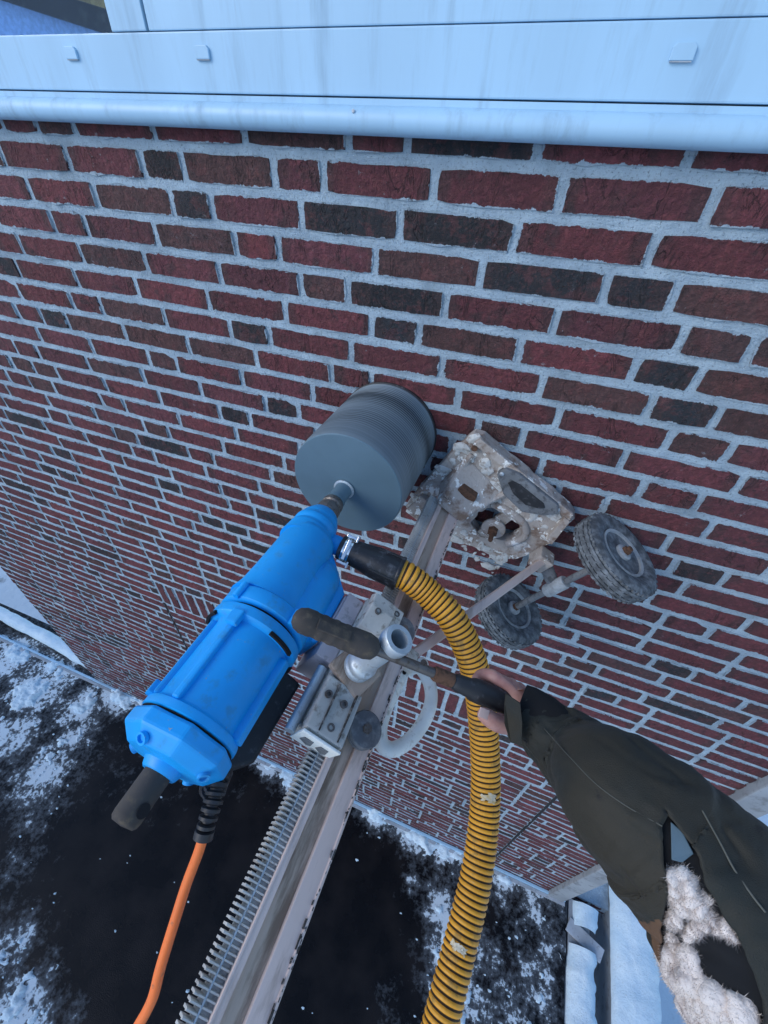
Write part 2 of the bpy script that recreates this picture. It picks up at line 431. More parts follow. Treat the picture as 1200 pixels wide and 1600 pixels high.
# smooth value noise for terrain-like sheets (numpy)
def vnoise(x, y, seed=0):
    xi = np.floor(x).astype(int); yi = np.floor(y).astype(int); fx = x - xi; fy = y - yi
    fx = fx * fx * (3 - 2 * fx); fy = fy * fy * (3 - 2 * fy)
    def h(a, b):
        k = (a * 374761393 + b * 668265263 + seed * 974711) & 0x7fffffff
        k = ((k ^ (k >> 13)) * 1274126177) & 0x7fffffff
        return (k ^ (k >> 16)) % 65536 / 65535.0
    return (h(xi, yi) * (1 - fx) + h(xi + 1, yi) * fx) * (1 - fy) + (h(xi, yi + 1) * (1 - fx) + h(xi + 1, yi + 1) * fx) * fy
def fbm(x, y, oct=5, seed=0, gain=0.55):
    s = 0; a = 1; t = 0
    for k in range(oct):
        s = s + a * vnoise(x * 2 ** k, y * 2 ** k, seed + k); t += a; a *= gain
    return s / t


# ================================================================== SETTING
WL, WR = -3.46, 1.175            # ends of the brick wall
V0, HC = CAMZ - 0.01695, 0.070377  # level of the first bed joint and the height of one course
ROOFZ = 0.0
g = mesh('ground', box(-60, 60, -60, 60, -3.3, -3.0), M['ground']); g['kind'] = 'structure'

# ---- lower flat roof with frost, snow and wet membrane
SNOW = [(60, 1075, .35, .8), (130, 1105, .22, .9), (190, 1085, .22, 1.1), (225, 1085, .16, 1.0), (120, 1150, .22, .8), (70, 1210, .28, .85), (20, 1150, .3, .7),
        (60, 1270, .2, .55), (25, 1360, .2, .4), (20, 1480, .2, .75), (70, 1540, .2, .7), (30, 1590, .3, .9), (110, 1590, .18, .6), (250, 1130, .15, .5), (15, 1030, .3, .8),
        (425, 1200, .15, .75), (455, 1220, .15, .7), (590, 1275, .16, .8), (640, 1315, .18, .75), (700, 1335, .2, .65), (690, 1420, .16, .95), (700, 1480, .2, .95), (715, 1555, .22, .85),
        (760, 1500, .2, .6), (790, 1390, .2, .6), (835, 1430, .2, .6), (840, 1540, .22, .65), (800, 1590, .25, .7), (640, 1380, .12, .6), (600, 1560, .12, .45), (860, 1480, .15, .6), (860, 1590, .2, .6), (240, 1280, .1, .35),
        (300, 1210, .1, .55), (820, 1480, .12, .5)]
DARK = [(300, 1400, .5, 1.0), (170, 1330, .28, .7), (180, 1450, .3, .8), (430, 1350, .35, .9), (300, 1560, .5, 1.0), (520, 1350, .2, .9), (560, 1420, .25, 1.0), (500, 1520, .35, .9), (610, 1350, .12, .5), (590, 1480, .12, .4), (120, 1300, .15, .4)]
def density(X, Y):
    d = np.zeros_like(X) + 0.10
    for px, py, r, s in SNOW:
        c = on_z(px, py, ROOFZ); q = ((X - c.x) ** 2 + (Y - c.y) ** 2) / (r * r)
        d = np.maximum(d, s * np.exp(-q))
    for px, py, r, s in DARK:
        c = on_z(px, py, ROOFZ); q = ((X - c.x) ** 2 + (Y - c.y) ** 2) / (r * r)
        d = d - 0.75 * s * np.exp(-q)
    d = d + 0.45 * np.exp(-((Y + 0.03) / 0.07) ** 2) * np.where(X < -2.3, 0.5, 0.75)
    d = d + 0.15 / (1 + np.exp((X + 3.3) * 6))
    return d
def grid(x0, x1, y0, y1, nx, ny):
    X, Y = np.meshgrid(np.linspace(x0, x1, nx), np.linspace(y0, y1, ny))
    i = np.arange(nx * ny).reshape(ny, nx)
    F = np.stack([i[:-1, :-1], i[:-1, 1:], i[1:, 1:], i[1:, :-1]], -1).reshape(-1, 4)
    return X, Y, F
def sheet(name, X, Y, Z, F, mat):
    me = bpy.data.meshes.new(name); co = np.stack([X, Y, Z], -1).reshape(-1, 3)
    me.from_pydata(co.tolist(), [], F.tolist()); me.materials.append(mat)
    me.polygons.foreach_set('use_smooth', [True] * len(me.polygons)); me.update()
    o = bpy.data.objects.new(name, me); COL.objects.link(o); return o

X, Y, F = grid(-9.0, 1.33, -5.0, 0.30, 240, 140)
Y = np.where((X > WL - .03) & (Y > -.004), -.004, Y)
Z = np.zeros_like(X) + 0.004 * (fbm(X * 2, Y * 2, 3, 5) - .5)
roof = sheet('flat_roof', X, Y, Z, F, M['roof']); roof['kind'] = 'structure'
at_ = roof.data.attributes.new('frost', 'FLOAT', 'POINT'); at_.data.foreach_set('value', np.clip(density(X, Y), -.5, 1.2).ravel().astype(np.float32))
deck = mesh('roof_deck', box(-7.0, 1.325, -5.0, -0.006, -0.28, -0.02), M['zinc']); deck['kind'] = 'structure'

X, Y, F = grid(-6.5, 1.32, -2.3, 0.3, 640, 280)
Y = np.where((X > WL - .03) & (Y > -.006), -.006, Y)
D = density(X, Y)
H = 0.55 * fbm(X * 4.5, Y * 4.5, 4, 21) + 0.45 * fbm(X * 17, Y * 17, 4, 33, .65)
Zs = (D * 0.50 + H - 0.89)
tall = np.where(X < -1.9, 0.17, 0.13)
Z = np.where(Zs > 0, np.minimum(Zs * tall, 0.06) + 0.006 * fbm(X * 60, Y * 60, 2, 8), -0.02) + 0.0
keep = (Zs > -0.03).ravel()
F = F[keep[F].any(1)]
used = np.unique(F); remap = -np.ones(X.size, int); remap[used] = np.arange(len(used))
me = bpy.data.meshes.new('snow'); co = np.stack([X, Y, Z], -1).reshape(-1, 3)[used]
me.from_pydata(co.tolist(), [], remap[F].tolist()); me.materials.append(M['snow'])
me.polygons.foreach_set('use_smooth', [True] * len(me.polygons)); me.update()
o = bpy.data.objects.new('snow', me); COL.objects.link(o)
tag(o, 'trodden patchy snow lying on the dark flat roof', 'snow', kind='stuff')
# ice crumbs and mortar chips scattered over the membrane
V, Fc = [], []
for k in range(800):
    px = rng.uniform(-20, 880); py = rng.uniform(1060, 1640)
    c = on_z(px, py, 0.004)
    if c.y > -0.02 or c.x > 1.3: continue
    dd = float(density(np.array([c.x]), np.array([c.y]))[0])
    if rng.random() > 0.07 + 0.8 * max(dd, 0): continue
    s = rng.uniform(.003, .010) * (1.7 if rng.random() < .08 else 1)
    a = rng.uniform(0, 6.28); k0 = len(V)
    for z in (0, 1):
        for j in range(5):
            t = a + j * 1.257 + rng.uniform(-.3, .3); r = s * rng.uniform(.6, 1.3) * (1 - .35 * z)
            V.append((c.x + r * math.cos(t) * 1.5, c.y + r * math.sin(t), 0.002 + z * s * .8))
    Fc += [tuple(k0 + 5 + j for j in range(5))] + [(k0 + j, k0 + (j + 1) % 5, k0 + 5 + (j + 1) % 5, k0 + 5 + j) for j in range(5)]
o = mesh('ice_crumbs', (V, Fc), M['snow']); tag(o, 'small ice crumbs strewn over the wet black roof', 'ice', kind='stuff')

# rounded roof-edge roll, crusted with snow, at the left end of the wall
rl = spline([on_z(-260, 810, .07), on_z(-60, 924, .07), on_z(30, 974, .07), on_z(85, 1003, .07), Vector((-3.56, .075, .06))], 24)
nn = len(rl); rrd = [.062 + .030 * (float(fbm(np.array([i * .13]), np.array([3.]), 4, 9)[0]) - .5) for i in range(nn)]
for i in range(12): rrd[nn - 1 - i] *= .5 + .5 * i / 12
v_, f_ = tube(rl, rrd, 20)
v_ = [q + Vector((0, 0, .022 * (float(fbm(np.array([q.x * 14]), np.array([q.y * 14]), 4, 2)[0]) - .5))) for q in v_]
o = empty('roof_edge_upstand', '', '', (-4, 0, 0))
mesh('snow_roll', ([q - Vector((-4, 0, 0)) for q in v_], f_), M['snow'], o, smooth=True)
uv_ = []
for q in rl[:-2]: uv_ += [(q.x + 4, q.y - .035, -.02), (q.x + 4, q.y - .035, max(q.z, .0)), (q.x + 4, q.y + .035, max(q.z, .0)), (q.x + 4, q.y + .035, -.02)]
mesh('upstand', (uv_, [(4 * i + k, 4 * i + (k + 1) % 4, 4 * i + 4 + (k + 1) % 4, 4 * i + 4 + k) for i in range(len(rl) - 3) for k in range(4)]), M['zinc'], o)
tag(o, 'low grey roof upstand topped with a snow roll at the far left', 'roof edge')

# flashing along the foot of the wall
fl = empty('wall_flashing', 'pale metal flashing strip along the foot of the brick wall', 'flashing', (-2, -0.02, 0))
mesh('strip', ([Vector((x + 2, y + .02, z)) for x, y, z in box(-5.9, 1.31, -0.026, -0.006, 0.004, 0.030)[0]], box(0, 1, 0, 1, 0, 1)[1]), M['white_frame'], fl, bevel=.004)
mesh('lip', ([Vector((x + 2, y + .02, z)) for x, y, z in box(-5.9, 1.31, -0.052, -0.027, 0.003, 0.013)[0]], box(0, 1, 0, 1, 0, 1)[1]), M['zinc'], fl, bevel=.003)

# snow-topped things past the right end of the roof
def snow_cap(x0, x1, y0, y1, z0, h, seed, wob=0.03):
    nx, ny = 22, int((y1 - y0) / 0.02)
    X, Y, F = grid(0, 1, y0, y1, nx, ny)
    e0 = x0 + wob * (fbm(Y * 5, Y * 0, 4, seed) - .5); e1 = x1 + .012 + wob * 3.6 * (fbm(Y * 6, Y * 0 + 9, 4, seed + 3) - .45)
    prof = np.clip(np.sin(np.pi * np.clip(X, 0, 1)), 0, 1) ** 0.55
    XX = e0 + (e1 - e0) * X
    ZZ = z0 + prof * (h * (0.6 + 0.8 * fbm(XX * 5, Y * 5, 4, seed + 7)))
    return XX, Y, ZZ, F
edge = empty('roof_edge_board', 'snow-covered edge board along the right side of the flat roof', 'edge board', (1.42, -1.6, -0.2))
mesh('board', ([v - Vector((1.42, -1.6, -0.2)) for v in box(1.345, 1.50, -4.0, 0.02, -0.22, -0.01)[0]], box(0, 1, 0, 1, 0, 1)[1]), M['render_grey'], edge, bevel=.006)
o = sheet('snow_cap', *snow_cap(1.345, 1.53, -4.0, -0.24, -0.022, 0.085, 4), M['snow']); o.parent = edge; o.matrix_parent_inverse = Matrix.Translation((-1.42, 1.6, .2))
o = sheet('snow_cap', *snow_cap(1.375, 1.53, -0.13, 0.012, -0.022, 0.085, 14), M['snow']); o.parent = edge; o.matrix_parent_inverse = Matrix.Translation((-1.42, 1.6, .2))
br = mesh('roof_bracket', obox((1.46, -0.185, 0.0), Vector((.93, -.36, 0)), Vector((.36, .93, 0)), Vector((0, 0, 1)), .26, .09, .02), M['zinc'], bevel=.003)
tag(br, 'small grey metal bracket crossing the snowy roof edge board', 'bracket')
par = empty('garden_wall', 'low rendered wall with snow along its top beyond the flat roof', 'wall', (1.8, -1.6, -3.0))
mesh('wall_body', ([v - Vector((1.8, -1.6, -3.0)) for v in box(1.655, 1.945, -4.0, 0.30, -3.0, -0.02)[0]], box(0, 1, 0, 1, 0, 1)[1]), M['render_grey'], par, bevel=.008)
o = sheet('snow_cap', *snow_cap(1.645, 1.955, -4.0, 0.30, -0.022, 0.075, 25, .02), M['snow']); o.parent = par; o.matrix_parent_inverse = Matrix.Translation((-1.8, 1.6, 3.0))
co_ = mesh('corner_pilaster', box(1.182, 1.292, -0.035, 0.30, -3.0, 6.3), M['render_grey'], bevel=.006)
tag(co_, 'grey rendered corner strip at the right end of the brick wall', 'pilaster')

# ================================================================== BRICK WALL
wall = empty('brick_wall', 'red and charcoal brick house wall with wide pale mortar joints', 'wall', (0, 0, 0))
mesh('mortar_bed', box(WL, WR, 0.0, 0.30, -3.0, 6.3), M['mortar'], wall)
KNOWN = {
 0: [-1.283, -1.165, -.927, -.691, -.452, -.331, -.091, .147],
 1: [-1.451, -1.221, -.986, -.868, -.629, -.511, -.272, -.034, .207],
 2: [-1.403, -1.168, -.925, -.809, -.57, -.338, -.099, .145],
 3: [-1.362, -1.24, -1.003, -.759, -.637, -.391, -.153, .091, .212],
 4: [-1.539, -1.298, -1.065, -.824, -.586, -.46, -.221, .018, .258],
 5: [-1.602, -1.357, -1.127, -.879, -.639, -.398, -.276, -.039, .2, .319],
 6: [-1.653, -1.419, -1.297, -1.053, -.825, -.698, -.452, -.21, .029, .26, .389],
 7: [-1.596, -1.48, -1.239, -.992, -.754, -.513, -.395, -.158, .087, .329],
 8: [-1.657, -1.414, -1.171, -1.06, -.817, -.577, -.094, .021, .26, .505],
 9: [-1.711, -1.471, -1.224, -.99, -.746, -.631, -.154, .087, .329, .455],
 10: [-1.782, -1.66, -1.425, -1.182, -.935, -.817, .149, .27, .511],
 11: [-1.852, -1.722, -1.484, -1.369, -1.123, -.885, .449, .683],
 12: [-2.028, -1.799, -1.552, -1.312, -1.196, -.957, -.71, .616],
 13: [-2.101, -1.845, -1.729, -1.489, -1.374, -1.129, -1.015, -.77, .55],
 14: [-2.15, -1.914, -1.678, -1.431, -1.317, -1.073, -.834, .497, .741],
 15: [-2.107, -1.871, -1.633, -1.51, -1.262, .317, .562, .685]}
DARKPX = [(256, 260), (302, 322), (715, 358), (850, 440), (990, 457), (740, 235), (15, 415), (395, 520), (617, 518), (86, 495), (1040, 585), (1070, 640), (440, 637), (235, 690), (365, 650), (175, 1000)]
BROWNPX = [(345, 545), (250, 565), (670, 415), (310, 365), (505, 450), (735, 530), (930, 620), (1120, 470), (1120, 600), (1060, 700), (1150, 650), (130, 510), (60, 590), (780, 670), (210, 585), (1150, 530), (1120, 840), (600, 490), (450, 225), (240, 560)]
EJ = (-1.715, 0.716)              # expansion joints beside the filled-in opening, from the soldier course down
SOL0, SOL1 = 28, 30               # courses taken by the soldier course
JB, JH = 0.0165, 0.0145           # bed and head joints
def fill(a, b, r):
    """joints between a and b: stretchers of about 0.24 with some headers of 0.12"""
    L = b - a; n = max(1, round(L / 0.1198)); out = []; k = 0
    while k < n:
        st = 1 if (n - k == 1 or r.random() < 0.27) else 2
        if n - k == 3 and st == 1 and r.random() < .5: st = 2
        k += st
        if k < n: out.append(a + L * k / n)
    return out
def row_joints(nr, x0, x1, r):
    ks = [k for k in KNOWN.get(nr, []) if x0 + .05 < k < x1 - .05]
    if not ks:
        s = x0 + r.choice([.06, .12, .18, .24]); ks = [s]
    out = [x0]; head = fill(x0, ks[0], r) if ks[0] - x0 > .2 else []
    out += head
    for a, b in zip(ks, ks[1:]):
        out.append(a)
        if b - a > .3: out += fill(a, b, r)
    out.append(ks[-1]); tail = ks[-1]
    while x1 - tail > .30:
        tail += .12 if r.random() < .27 else .24; out.append(tail)
    if x1 - tail > .27: out.append(tail + .12)
    out.append(x1); return out
bricks = []                        # cx, cz, length, height, vertical?
rr = random.Random(5)
for nr in range(0, 63):
    zt = V0 - HC * (nr - 1); zb = V0 - HC * nr
    if nr < SOL0: spans = [(WL, WR + JH)]
    elif nr <= SOL1: spans = [(WL, EJ[0]), (EJ[1], WR + JH)]
    else: spans = [(WL, EJ[0]), (EJ[0], EJ[1]), (EJ[1], WR + JH)]
    for a, b in spans:
        js = row_joints(nr, a, b, rr)
        for p, q in zip(js, js[1:]):
            if q - p < .04: continue
            if zb < -0.08: continue
            bricks.append(((p + q) / 2, (zt + zb) / 2, q - p - JH, HC - JB, False))
nsol = round((EJ[1] - EJ[0]) / HC)
for k in range(nsol):
    x = EJ[0] + (k + .5) * (EJ[1] - EJ[0]) / nsol
    bricks.append((x, V0 - HC * (SOL0 + .5), 3 * HC - JB, (EJ[1] - EJ[0]) / nsol - JB, True))

def outline(L, H, r, n_long):
    hx, hz = L / 2, H / 2; pts = []
    for i in range(n_long):                       # bottom edge, left to right
        t = i / (n_long - 1); pts.append((-hx + L * t, -hz))
    pts.append((hx, 0.0))
    for i in range(n_long):
        t = i / (n_long - 1); pts.append((hx - L * t, hz))
    pts.append((-hx, 0.0))
    out = []
    for i, (x, z) in enumerate(pts):
        jx, jz = r.gauss(0, .0016), r.gauss(0, .0015)
        c = abs(abs(x) - hx) < 1e-6 and abs(abs(z) - hz) < 1e-6
        if c:
            x *= 1 - .0045 / hx * r.random(); z *= 1 - .005 / hz * r.random()
        out.append((x + jx, z + jz))
    return out
def brick_geo(L, H, r, n_long):
    """front face set 4-6 mm proud, flanks flaring back into the mortar"""
    o = outline(L, H, r, n_long); n = len(o); t = [r.gauss(0, .0009) for _ in range(4)]
    def dep(x, z): return -.0034 + t[0] + t[1] * x / L * 2 + t[2] * z / H * 2 + r.gauss(0, .0004)
    V = [(x, dep(x, z), z) for x, z in o] + [(x * 1.012, .004, z * 1.03) for x, z in o]
    Fs = [tuple(range(n))] + [(i, n + i, n + (i + 1) % n, (i + 1) % n) for i in range(n)]
    return V, Fs
def brick_mesh(name, geos, mat, tones=None):
    """geos: list of (verts, faces, offset, L, H, vertical)"""
    V, Fs, uv, hl, hh, tc = [], [], [], [], [], []
    for gi, (v, f, off, L, H, ver) in enumerate(geos):
        k = len(V)
        for x, y, z in v:
            if ver: V.append((off[0] + z, off[1] + y, off[2] + x))
            else: V.append((off[0] + x, off[1] + y, off[2] + z))
        for q in f:
            Fs.append(tuple(i + k for i in q))
            uv += [(v[i][0], v[i][2]) for i in q]
            hl.append(L / 2); hh.append(H / 2)
            if tones: tc.append(tones[gi])
    me = bpy.data.meshes.new(name); me.from_pydata(V, [], Fs); me.materials.append(mat)
    ul = me.uv_layers.new(name='UVMap'); ul.data.foreach_set('uv', np.array(uv, np.float32).ravel())
    a = me.attributes.new('half_length', 'FLOAT', 'FACE'); a.data.foreach_set('value', np.array(hl, np.float32))
    a = me.attributes.new('half_height', 'FLOAT', 'FACE'); a.data.foreach_set('value', np.array(hh, np.float32))
    if tones:
        a = me.attributes.new('tone', 'FLOAT_COLOR', 'FACE'); a.data.foreach_set('color', np.array(tc, np.float32).ravel())
    me.update(); return me
def tone(b, r):
    px, py, f = proj((b[0], 0, b[1]))
    for lst, kind in ((DARKPX, 'd'), (BROWNPX, 'b')):
        for q in lst:
            x2, y2, _ = proj((b[0] + b[2] / 2, 0, b[1])); hw = abs(x2 - px)
            if abs(q[0] - px) < hw * .8 and abs(q[1] - py) < 0.032 * FPX / f: return pick(kind, r)
    x = r.random(); small = b[2] < .15 and not b[4]
    known = V0 - HC * 8 < b[1] and px > 250
    if known: kind = 'd' if x < (.10 if small else .01) else 'b' if x < (.30 if small else .05) else 'r'
    else: kind = 'd' if x < (.20 if small else .02) else 'b' if x < (.48 if small else .10) else 'r'
    return pick(kind, r)
def pick(kind, r):
    if kind == 'd': c = (.030, .036, .044); v = .25
    elif kind == 'b': c = (.130, .062, .060); v = .25
    else: c = (.205, .055, .067); v = .22
    k = 1 + r.uniform(-v, v); h = r.uniform(-.12, .12)
    return (c[0] * k * (1 + h), c[1] * k, c[2] * k * (1 - h * .4), 1)
def shown(b):
    px, py, f = proj((b[0], 0, b[1]))
    if not (-60 < px < 1260 and 150 < py < 1500): return 0
    x0, y0, _ = proj((b[0] - b[2] / 2, 0, b[1])); x1, y1, _ = proj((b[0] + b[2] / 2, 0, b[1]))
    x2, y2, _ = proj((b[0], 0, b[1] - b[3] / 2)); x3, y3, _ = proj((b[0], 0, b[1] + b[3] / 2))
    return abs((x1 - x0) * (y3 - y2) - (x3 - x2) * (y1 - y0))
order = sorted(bricks, key=shown, reverse=True)
near, far = order[:300], order[300:]
vr = random.Random(3)
variants = {}
for key, L, H, nl in (('stretcher', .2255, HC - JB, 7), ('header', .1055, HC - JB, 5)):
    variants[key] = [brick_mesh('brick', [(*brick_geo(L, H, vr, nl), (0, 0, 0), L, H, False)], M['brick']) for _ in range(12 if key == 'stretcher' else 8)]
variants['soldier'] = [brick_mesh('brick', [(*brick_geo(3 * HC - JB, HC - JB, vr, 6), (0, 0, 0), 3 * HC - JB, HC - JB, True)], M['brick']) for _ in range(4)]
for b in near:
    key = 'soldier' if b[4] else ('header' if b[2] < .165 else 'stretcher')
    o = bpy.data.objects.new('brick', vr.choice(variants[key])); COL.objects.link(o); o.parent = wall
    o.location = (b[0], 0, b[1]); o.color = tone(b, vr)
    if not b[4]:
        o.scale = (b[2] / (.1055 if key == 'header' else .2255), 1, 1)
        o.rotation_euler = (0, vr.gauss(0, .004), math.pi if False else 0)
geos, tones = [], []
for b in far:
    geos.append((*brick_geo(b[2], b[3], vr, 3), (b[0], 0, b[1]), b[2], b[3], b[4])); tones.append(tone(b, vr))
o = bpy.data.objects.new('distant_bricks', brick_mesh('distant_bricks', geos, M['brick_far'], tones)); COL.objects.link(o); o.parent = wall; o['kind'] = 'stuff'
for x in EJ:
    mesh('expansion_joint', box(x - .007, x + .007, -.0035, .01, 0.01, V0 - HC * (SOL1)), M['seal'], wall)
# piece of lower brickwork seen in the gap beyond the roof
lw = empty('lower_brick_wall', 'dim strip of brickwork in the gap beside the snowy edge board', 'wall', (1.5, .06, -3.0))
mesh('mortar_bed', ([v - Vector((1.5, .06, -3)) for v in box(1.296, 1.652, .06, .30, -3.0, -.05)[0]], box(0, 1, 0, 1, 0, 1)[1]), M['mortar'], lw)
for k in range(16):
    z = -.10 - k * HC; x = 1.296 + (.06 if k % 2 else .0)
    for L in ((.12, .226) if k % 2 else (.226, .10)):
        v, f = brick_geo(L - JH, HC - JB, vr, 3); x1 = min(x + L, 1.65)
        o = bpy.data.objects.new('brick', variants['header' if L < .15 else 'stretcher'][k % 8]); COL.objects.link(o); o.parent = lw
        o.location = (x + L / 2 - 1.5, 0, z + 3); o.color = pick('b' if vr.random() < .4 else 'r', vr)
        o.scale = ((L - JH) / (.1055 if L < .15 else .2255), 1, 1); x += L

# ================================================================== WINDOW
WX0, WX1 = -3.3, 1.172
win = empty('window', 'white window frame with rounded sill above the brick wall', 'window', (0, -0.03, CAMZ + .01))
wo = Vector((0, -0.03, CAMZ + .01))
def wmesh(name, vf, mat, par=None, **k):
    return mesh(name, ([Vector(v) - wo for v in vf[0]], vf[1]), mat, par or win, **k)
cz = CAMZ
nose = []
for k in range(9):
    t = -math.pi / 2 + math.pi * k / 8
    nose.append((-0.034 - 0.0205 * math.cos(t), cz + .0345 + .0205 * math.sin(t)))
prof = [(0.0, cz + .0145)] + nose + [(-.031, cz + .0553), (-.031, cz + .0640), (0.0, cz + .0640)]
sill = wmesh('sill', prism(prof, WX0, WX1, 0), M['white_frame'], smooth=True)
rail = wmesh('bottom_rail', box(WX0, WX1, -.029, .02, cz + .0665, cz + .1490), M['white_frame'], bevel=.0025)
for x_ in (-1.62, -.42, .62):
    wmesh('sill_screw', lathe((x_, -.0525, cz + .046), (0, -.9, .45), [(.0028, -.001), (.0028, .0012), (0, .0018)], 10), M['zinc'], sill, smooth=True)
xm0 = on_y(175, 45, -.025).x; xm1 = on_y(229, 45, -.025).x
wmesh('mullion', box(xm0, xm1, -.0275, .02, cz + .1505, cz + 1.3), M['white_frame'], bevel=.002)
wmesh('gasket', box(xm1 + .0005, xm1 + .006, -.016, .01, cz + .1505, cz + 1.3), M['seal'])
wmesh('panel', box(xm1 + .0065, WX1, -.0270, .02, cz + .1505, cz + 1.3), M['white_frame'], bevel=.002)
wmesh('left_stile', box(WX0, WX0 + .07, -.0275, .02, cz + .1505, cz + 1.3), M['white_frame'], bevel=.002)
pane = wmesh('pane', box(WX0 + .0705, xm0 - .0005, -.018, -.010, cz + .1505, cz + 1.3), M['glass'])
wmesh('wall_infill', box(WX0, WX1, .021, .25, cz + .0, cz + 1.3), M['seal'])
for px, py in ((112, 83), (317, 82), (1068, 81)):
    c = on_y(px, py, -.030)
    cap = wmesh('drain_cap', prism([(c.x - .0155, c.z - .009), (c.x + .0155, c.z - .009), (c.x + .0155, c.z + .005), (c.x + .011, c.z + .009), (c.x - .011, c.z + .009), (c.x - .0155, c.z + .005)], -.0345, -.0292, 1), M['white_frame'], bevel=.001)
    wmesh('drain_slot', box(c.x - .014, c.x + .014, -.0335, -.0293, c.z - .0105, c.z - .0092), M['zinc'])

# ================================================================== CORE DRILL RIG (local x = b, y = a, z = out of the wall)
TH = math.radians(30)
BX = Vector((math.sin(TH), 0, math.cos(TH))); AX = Vector((-math.cos(TH), 0, math.sin(TH))); WX = Vector((0, -1, 0))
OR = Vector((-.127, 0, CAMZ - .755))
RM = Matrix((BX, AX, WX)).transposed().to_4x4(); RM.translation = OR
def L2W(b, a, w_): return OR + BX * b + AX * a + WX * w_

rig = empty('drill_stand', 'dirty aluminium drill stand bolted to the brick wall by a rusty base', 'drill stand', mat=RM)
def part(name, vf, mat, par=None, **k): return mesh(name, vf, mat, par or rig, **k)
# column with lips and a stained channel
colp = [(.0320, -.0290), (.0320, -.0040), (.0250, -.0035), (.0250, .0225), (.0330, .0230), (.0330, .0320), (-.0320, .0320), (-.0320, -.0330), (.0345, -.0330), (.0345, -.0290)]
CE = 1.32
col = part('column', prism(colp, .055, CE, 2), M['alu'], bevel=.0012)
part('channel_stain', box(.0251, .0262, -.0030, .0215, .09, CE - .001), M['alu_dirty'], col)
gr = []
for k in range(260):
    w_ = rng.uniform(.10, 1.3); s = rng.choice([.2, .35, .5, .7, 1.0], p=[.35, .3, .2, .1, .05])
    gr.append(obox((.0338, -.0292 + rng.uniform(-.0028, .0022), w_), Vector((1, 0, 0)), Vector((0, 1, 0)), Vector((0, 0, 1)), .002, .0025 * s, rng.uniform(.004, .016) * s))
part('grime', join(*gr), M['grime'], col)['kind'] = 'stuff'
# toothed rack: bar, two banks of teeth and the rib between them
rk = part('rack', box(.004, .0235, .0330, .0495, .12, CE - .02), M['rack'], bevel=.0008)
T = []
w_ = .125
while w_ < CE - .03:
    T.append(prism([(.0236, w_), (.0290, w_ + .0009), (.0290, w_ + .0025), (.0236, w_ + .0034)], .0350, .0468, 1))
    T.append(prism([(.0236, w_), (.0290, w_ + .0009), (.0290, w_ + .0025), (.0236, w_ + .0034)], .0492, .0625, 1))
    T.append(box(.006, .0236, .0497, .0610, w_ + .0004, w_ + .0030))
    w_ += .0063
part('teeth', join(*T), M['rack'], rk)
part('rib', box(.0237, .0285, .0470, .0490, .122, CE - .022), M['steel'], rk)
part('rack_edge', box(.0236, .0345, .0323, .0346, .12, CE - .02), M['alu'], rk)

# base plate with opening
def plate_hole(outer, inner, lo, hi):
    bm = bmesh.new()
    loops = []
    for lp in (outer, inner):
        vs = [bm.verts.new((x, y, lo)) for x, y in lp]
        loops.append([bm.edges.new((vs[i], vs[(i + 1) % len(vs)])) for i in range(len(vs))])
    bmesh.ops.triangle_fill(bm, edges=loops[0] + loops[1], use_beauty=True)
    r = bmesh.ops.extrude_face_region(bm, geom=bm.faces[:])
    for e in r['geom']:
        if isinstance(e, bmesh.types.BMVert): e.co.z = hi
    bm.verts.index_update()
    v = [q.co.copy() for q in bm.verts]; f = [tuple(q.index for q in k.verts) for k in bm.faces]; bm.free(); return v, f
def rough_loop(pts, amp, r, step=.02):
    out = []
    for i in range(len(pts)):
        a, b = Vector((*pts[i], 0)), Vector((*pts[(i + 1) % len(pts)], 0)); n = max(1, int((b - a).length / step))
        for k in range(n):
            q = a.lerp(b, k / n); out.append((q.x + r.gauss(0, amp), q.y + r.gauss(0, amp)))
    return out
lr = random.Random(8)
outer = rough_loop([(.205, .080), (.216, .060), (.216, -.235), (.205, -.262), (.10, -.290), (-.02, -.275), (-.06, -.235), (-.085, -.16), (-.12, -.10), (-.135, .04), (-.12, .075), (-.02, .085), (.12, .092)], .0015, lr)
inner = rough_loop([(.075, -.10), (.085, -.19), (.055, -.215), (.01, -.205), (-.035, -.15), (-.02, -.095), (.03, -.085)], .002, lr, .015)
bp = part('base_plate', plate_hole(outer, inner, .022, .060), M['base_paint'], bevel=.003, seg=1)
part('side_flange', prism([(.196, .070), (.219, .066), (.219, -.245), (.196, -.255)], .0602, .074, 2), M['base_paint'], bp, bevel=.003)
part('end_flange', prism([(.11, -.262), (.20, -.236), (.20, -.254), (.11, -.284)], .0605, .078, 2), M['base_paint'], bp, bevel=.002)
part('opening_rim', tube([(*q, .062) for q in [(.085, -.09), (.098, -.19), (.06, -.225), (.0, -.215)]] and spline([(.082, -.088, .061), (.100, -.14, .062), (.096, -.195, .062), (.062, -.226, .062), (.005, -.215, .061)], 5), .011, 10), M['base_paint'], bp, smooth=True)
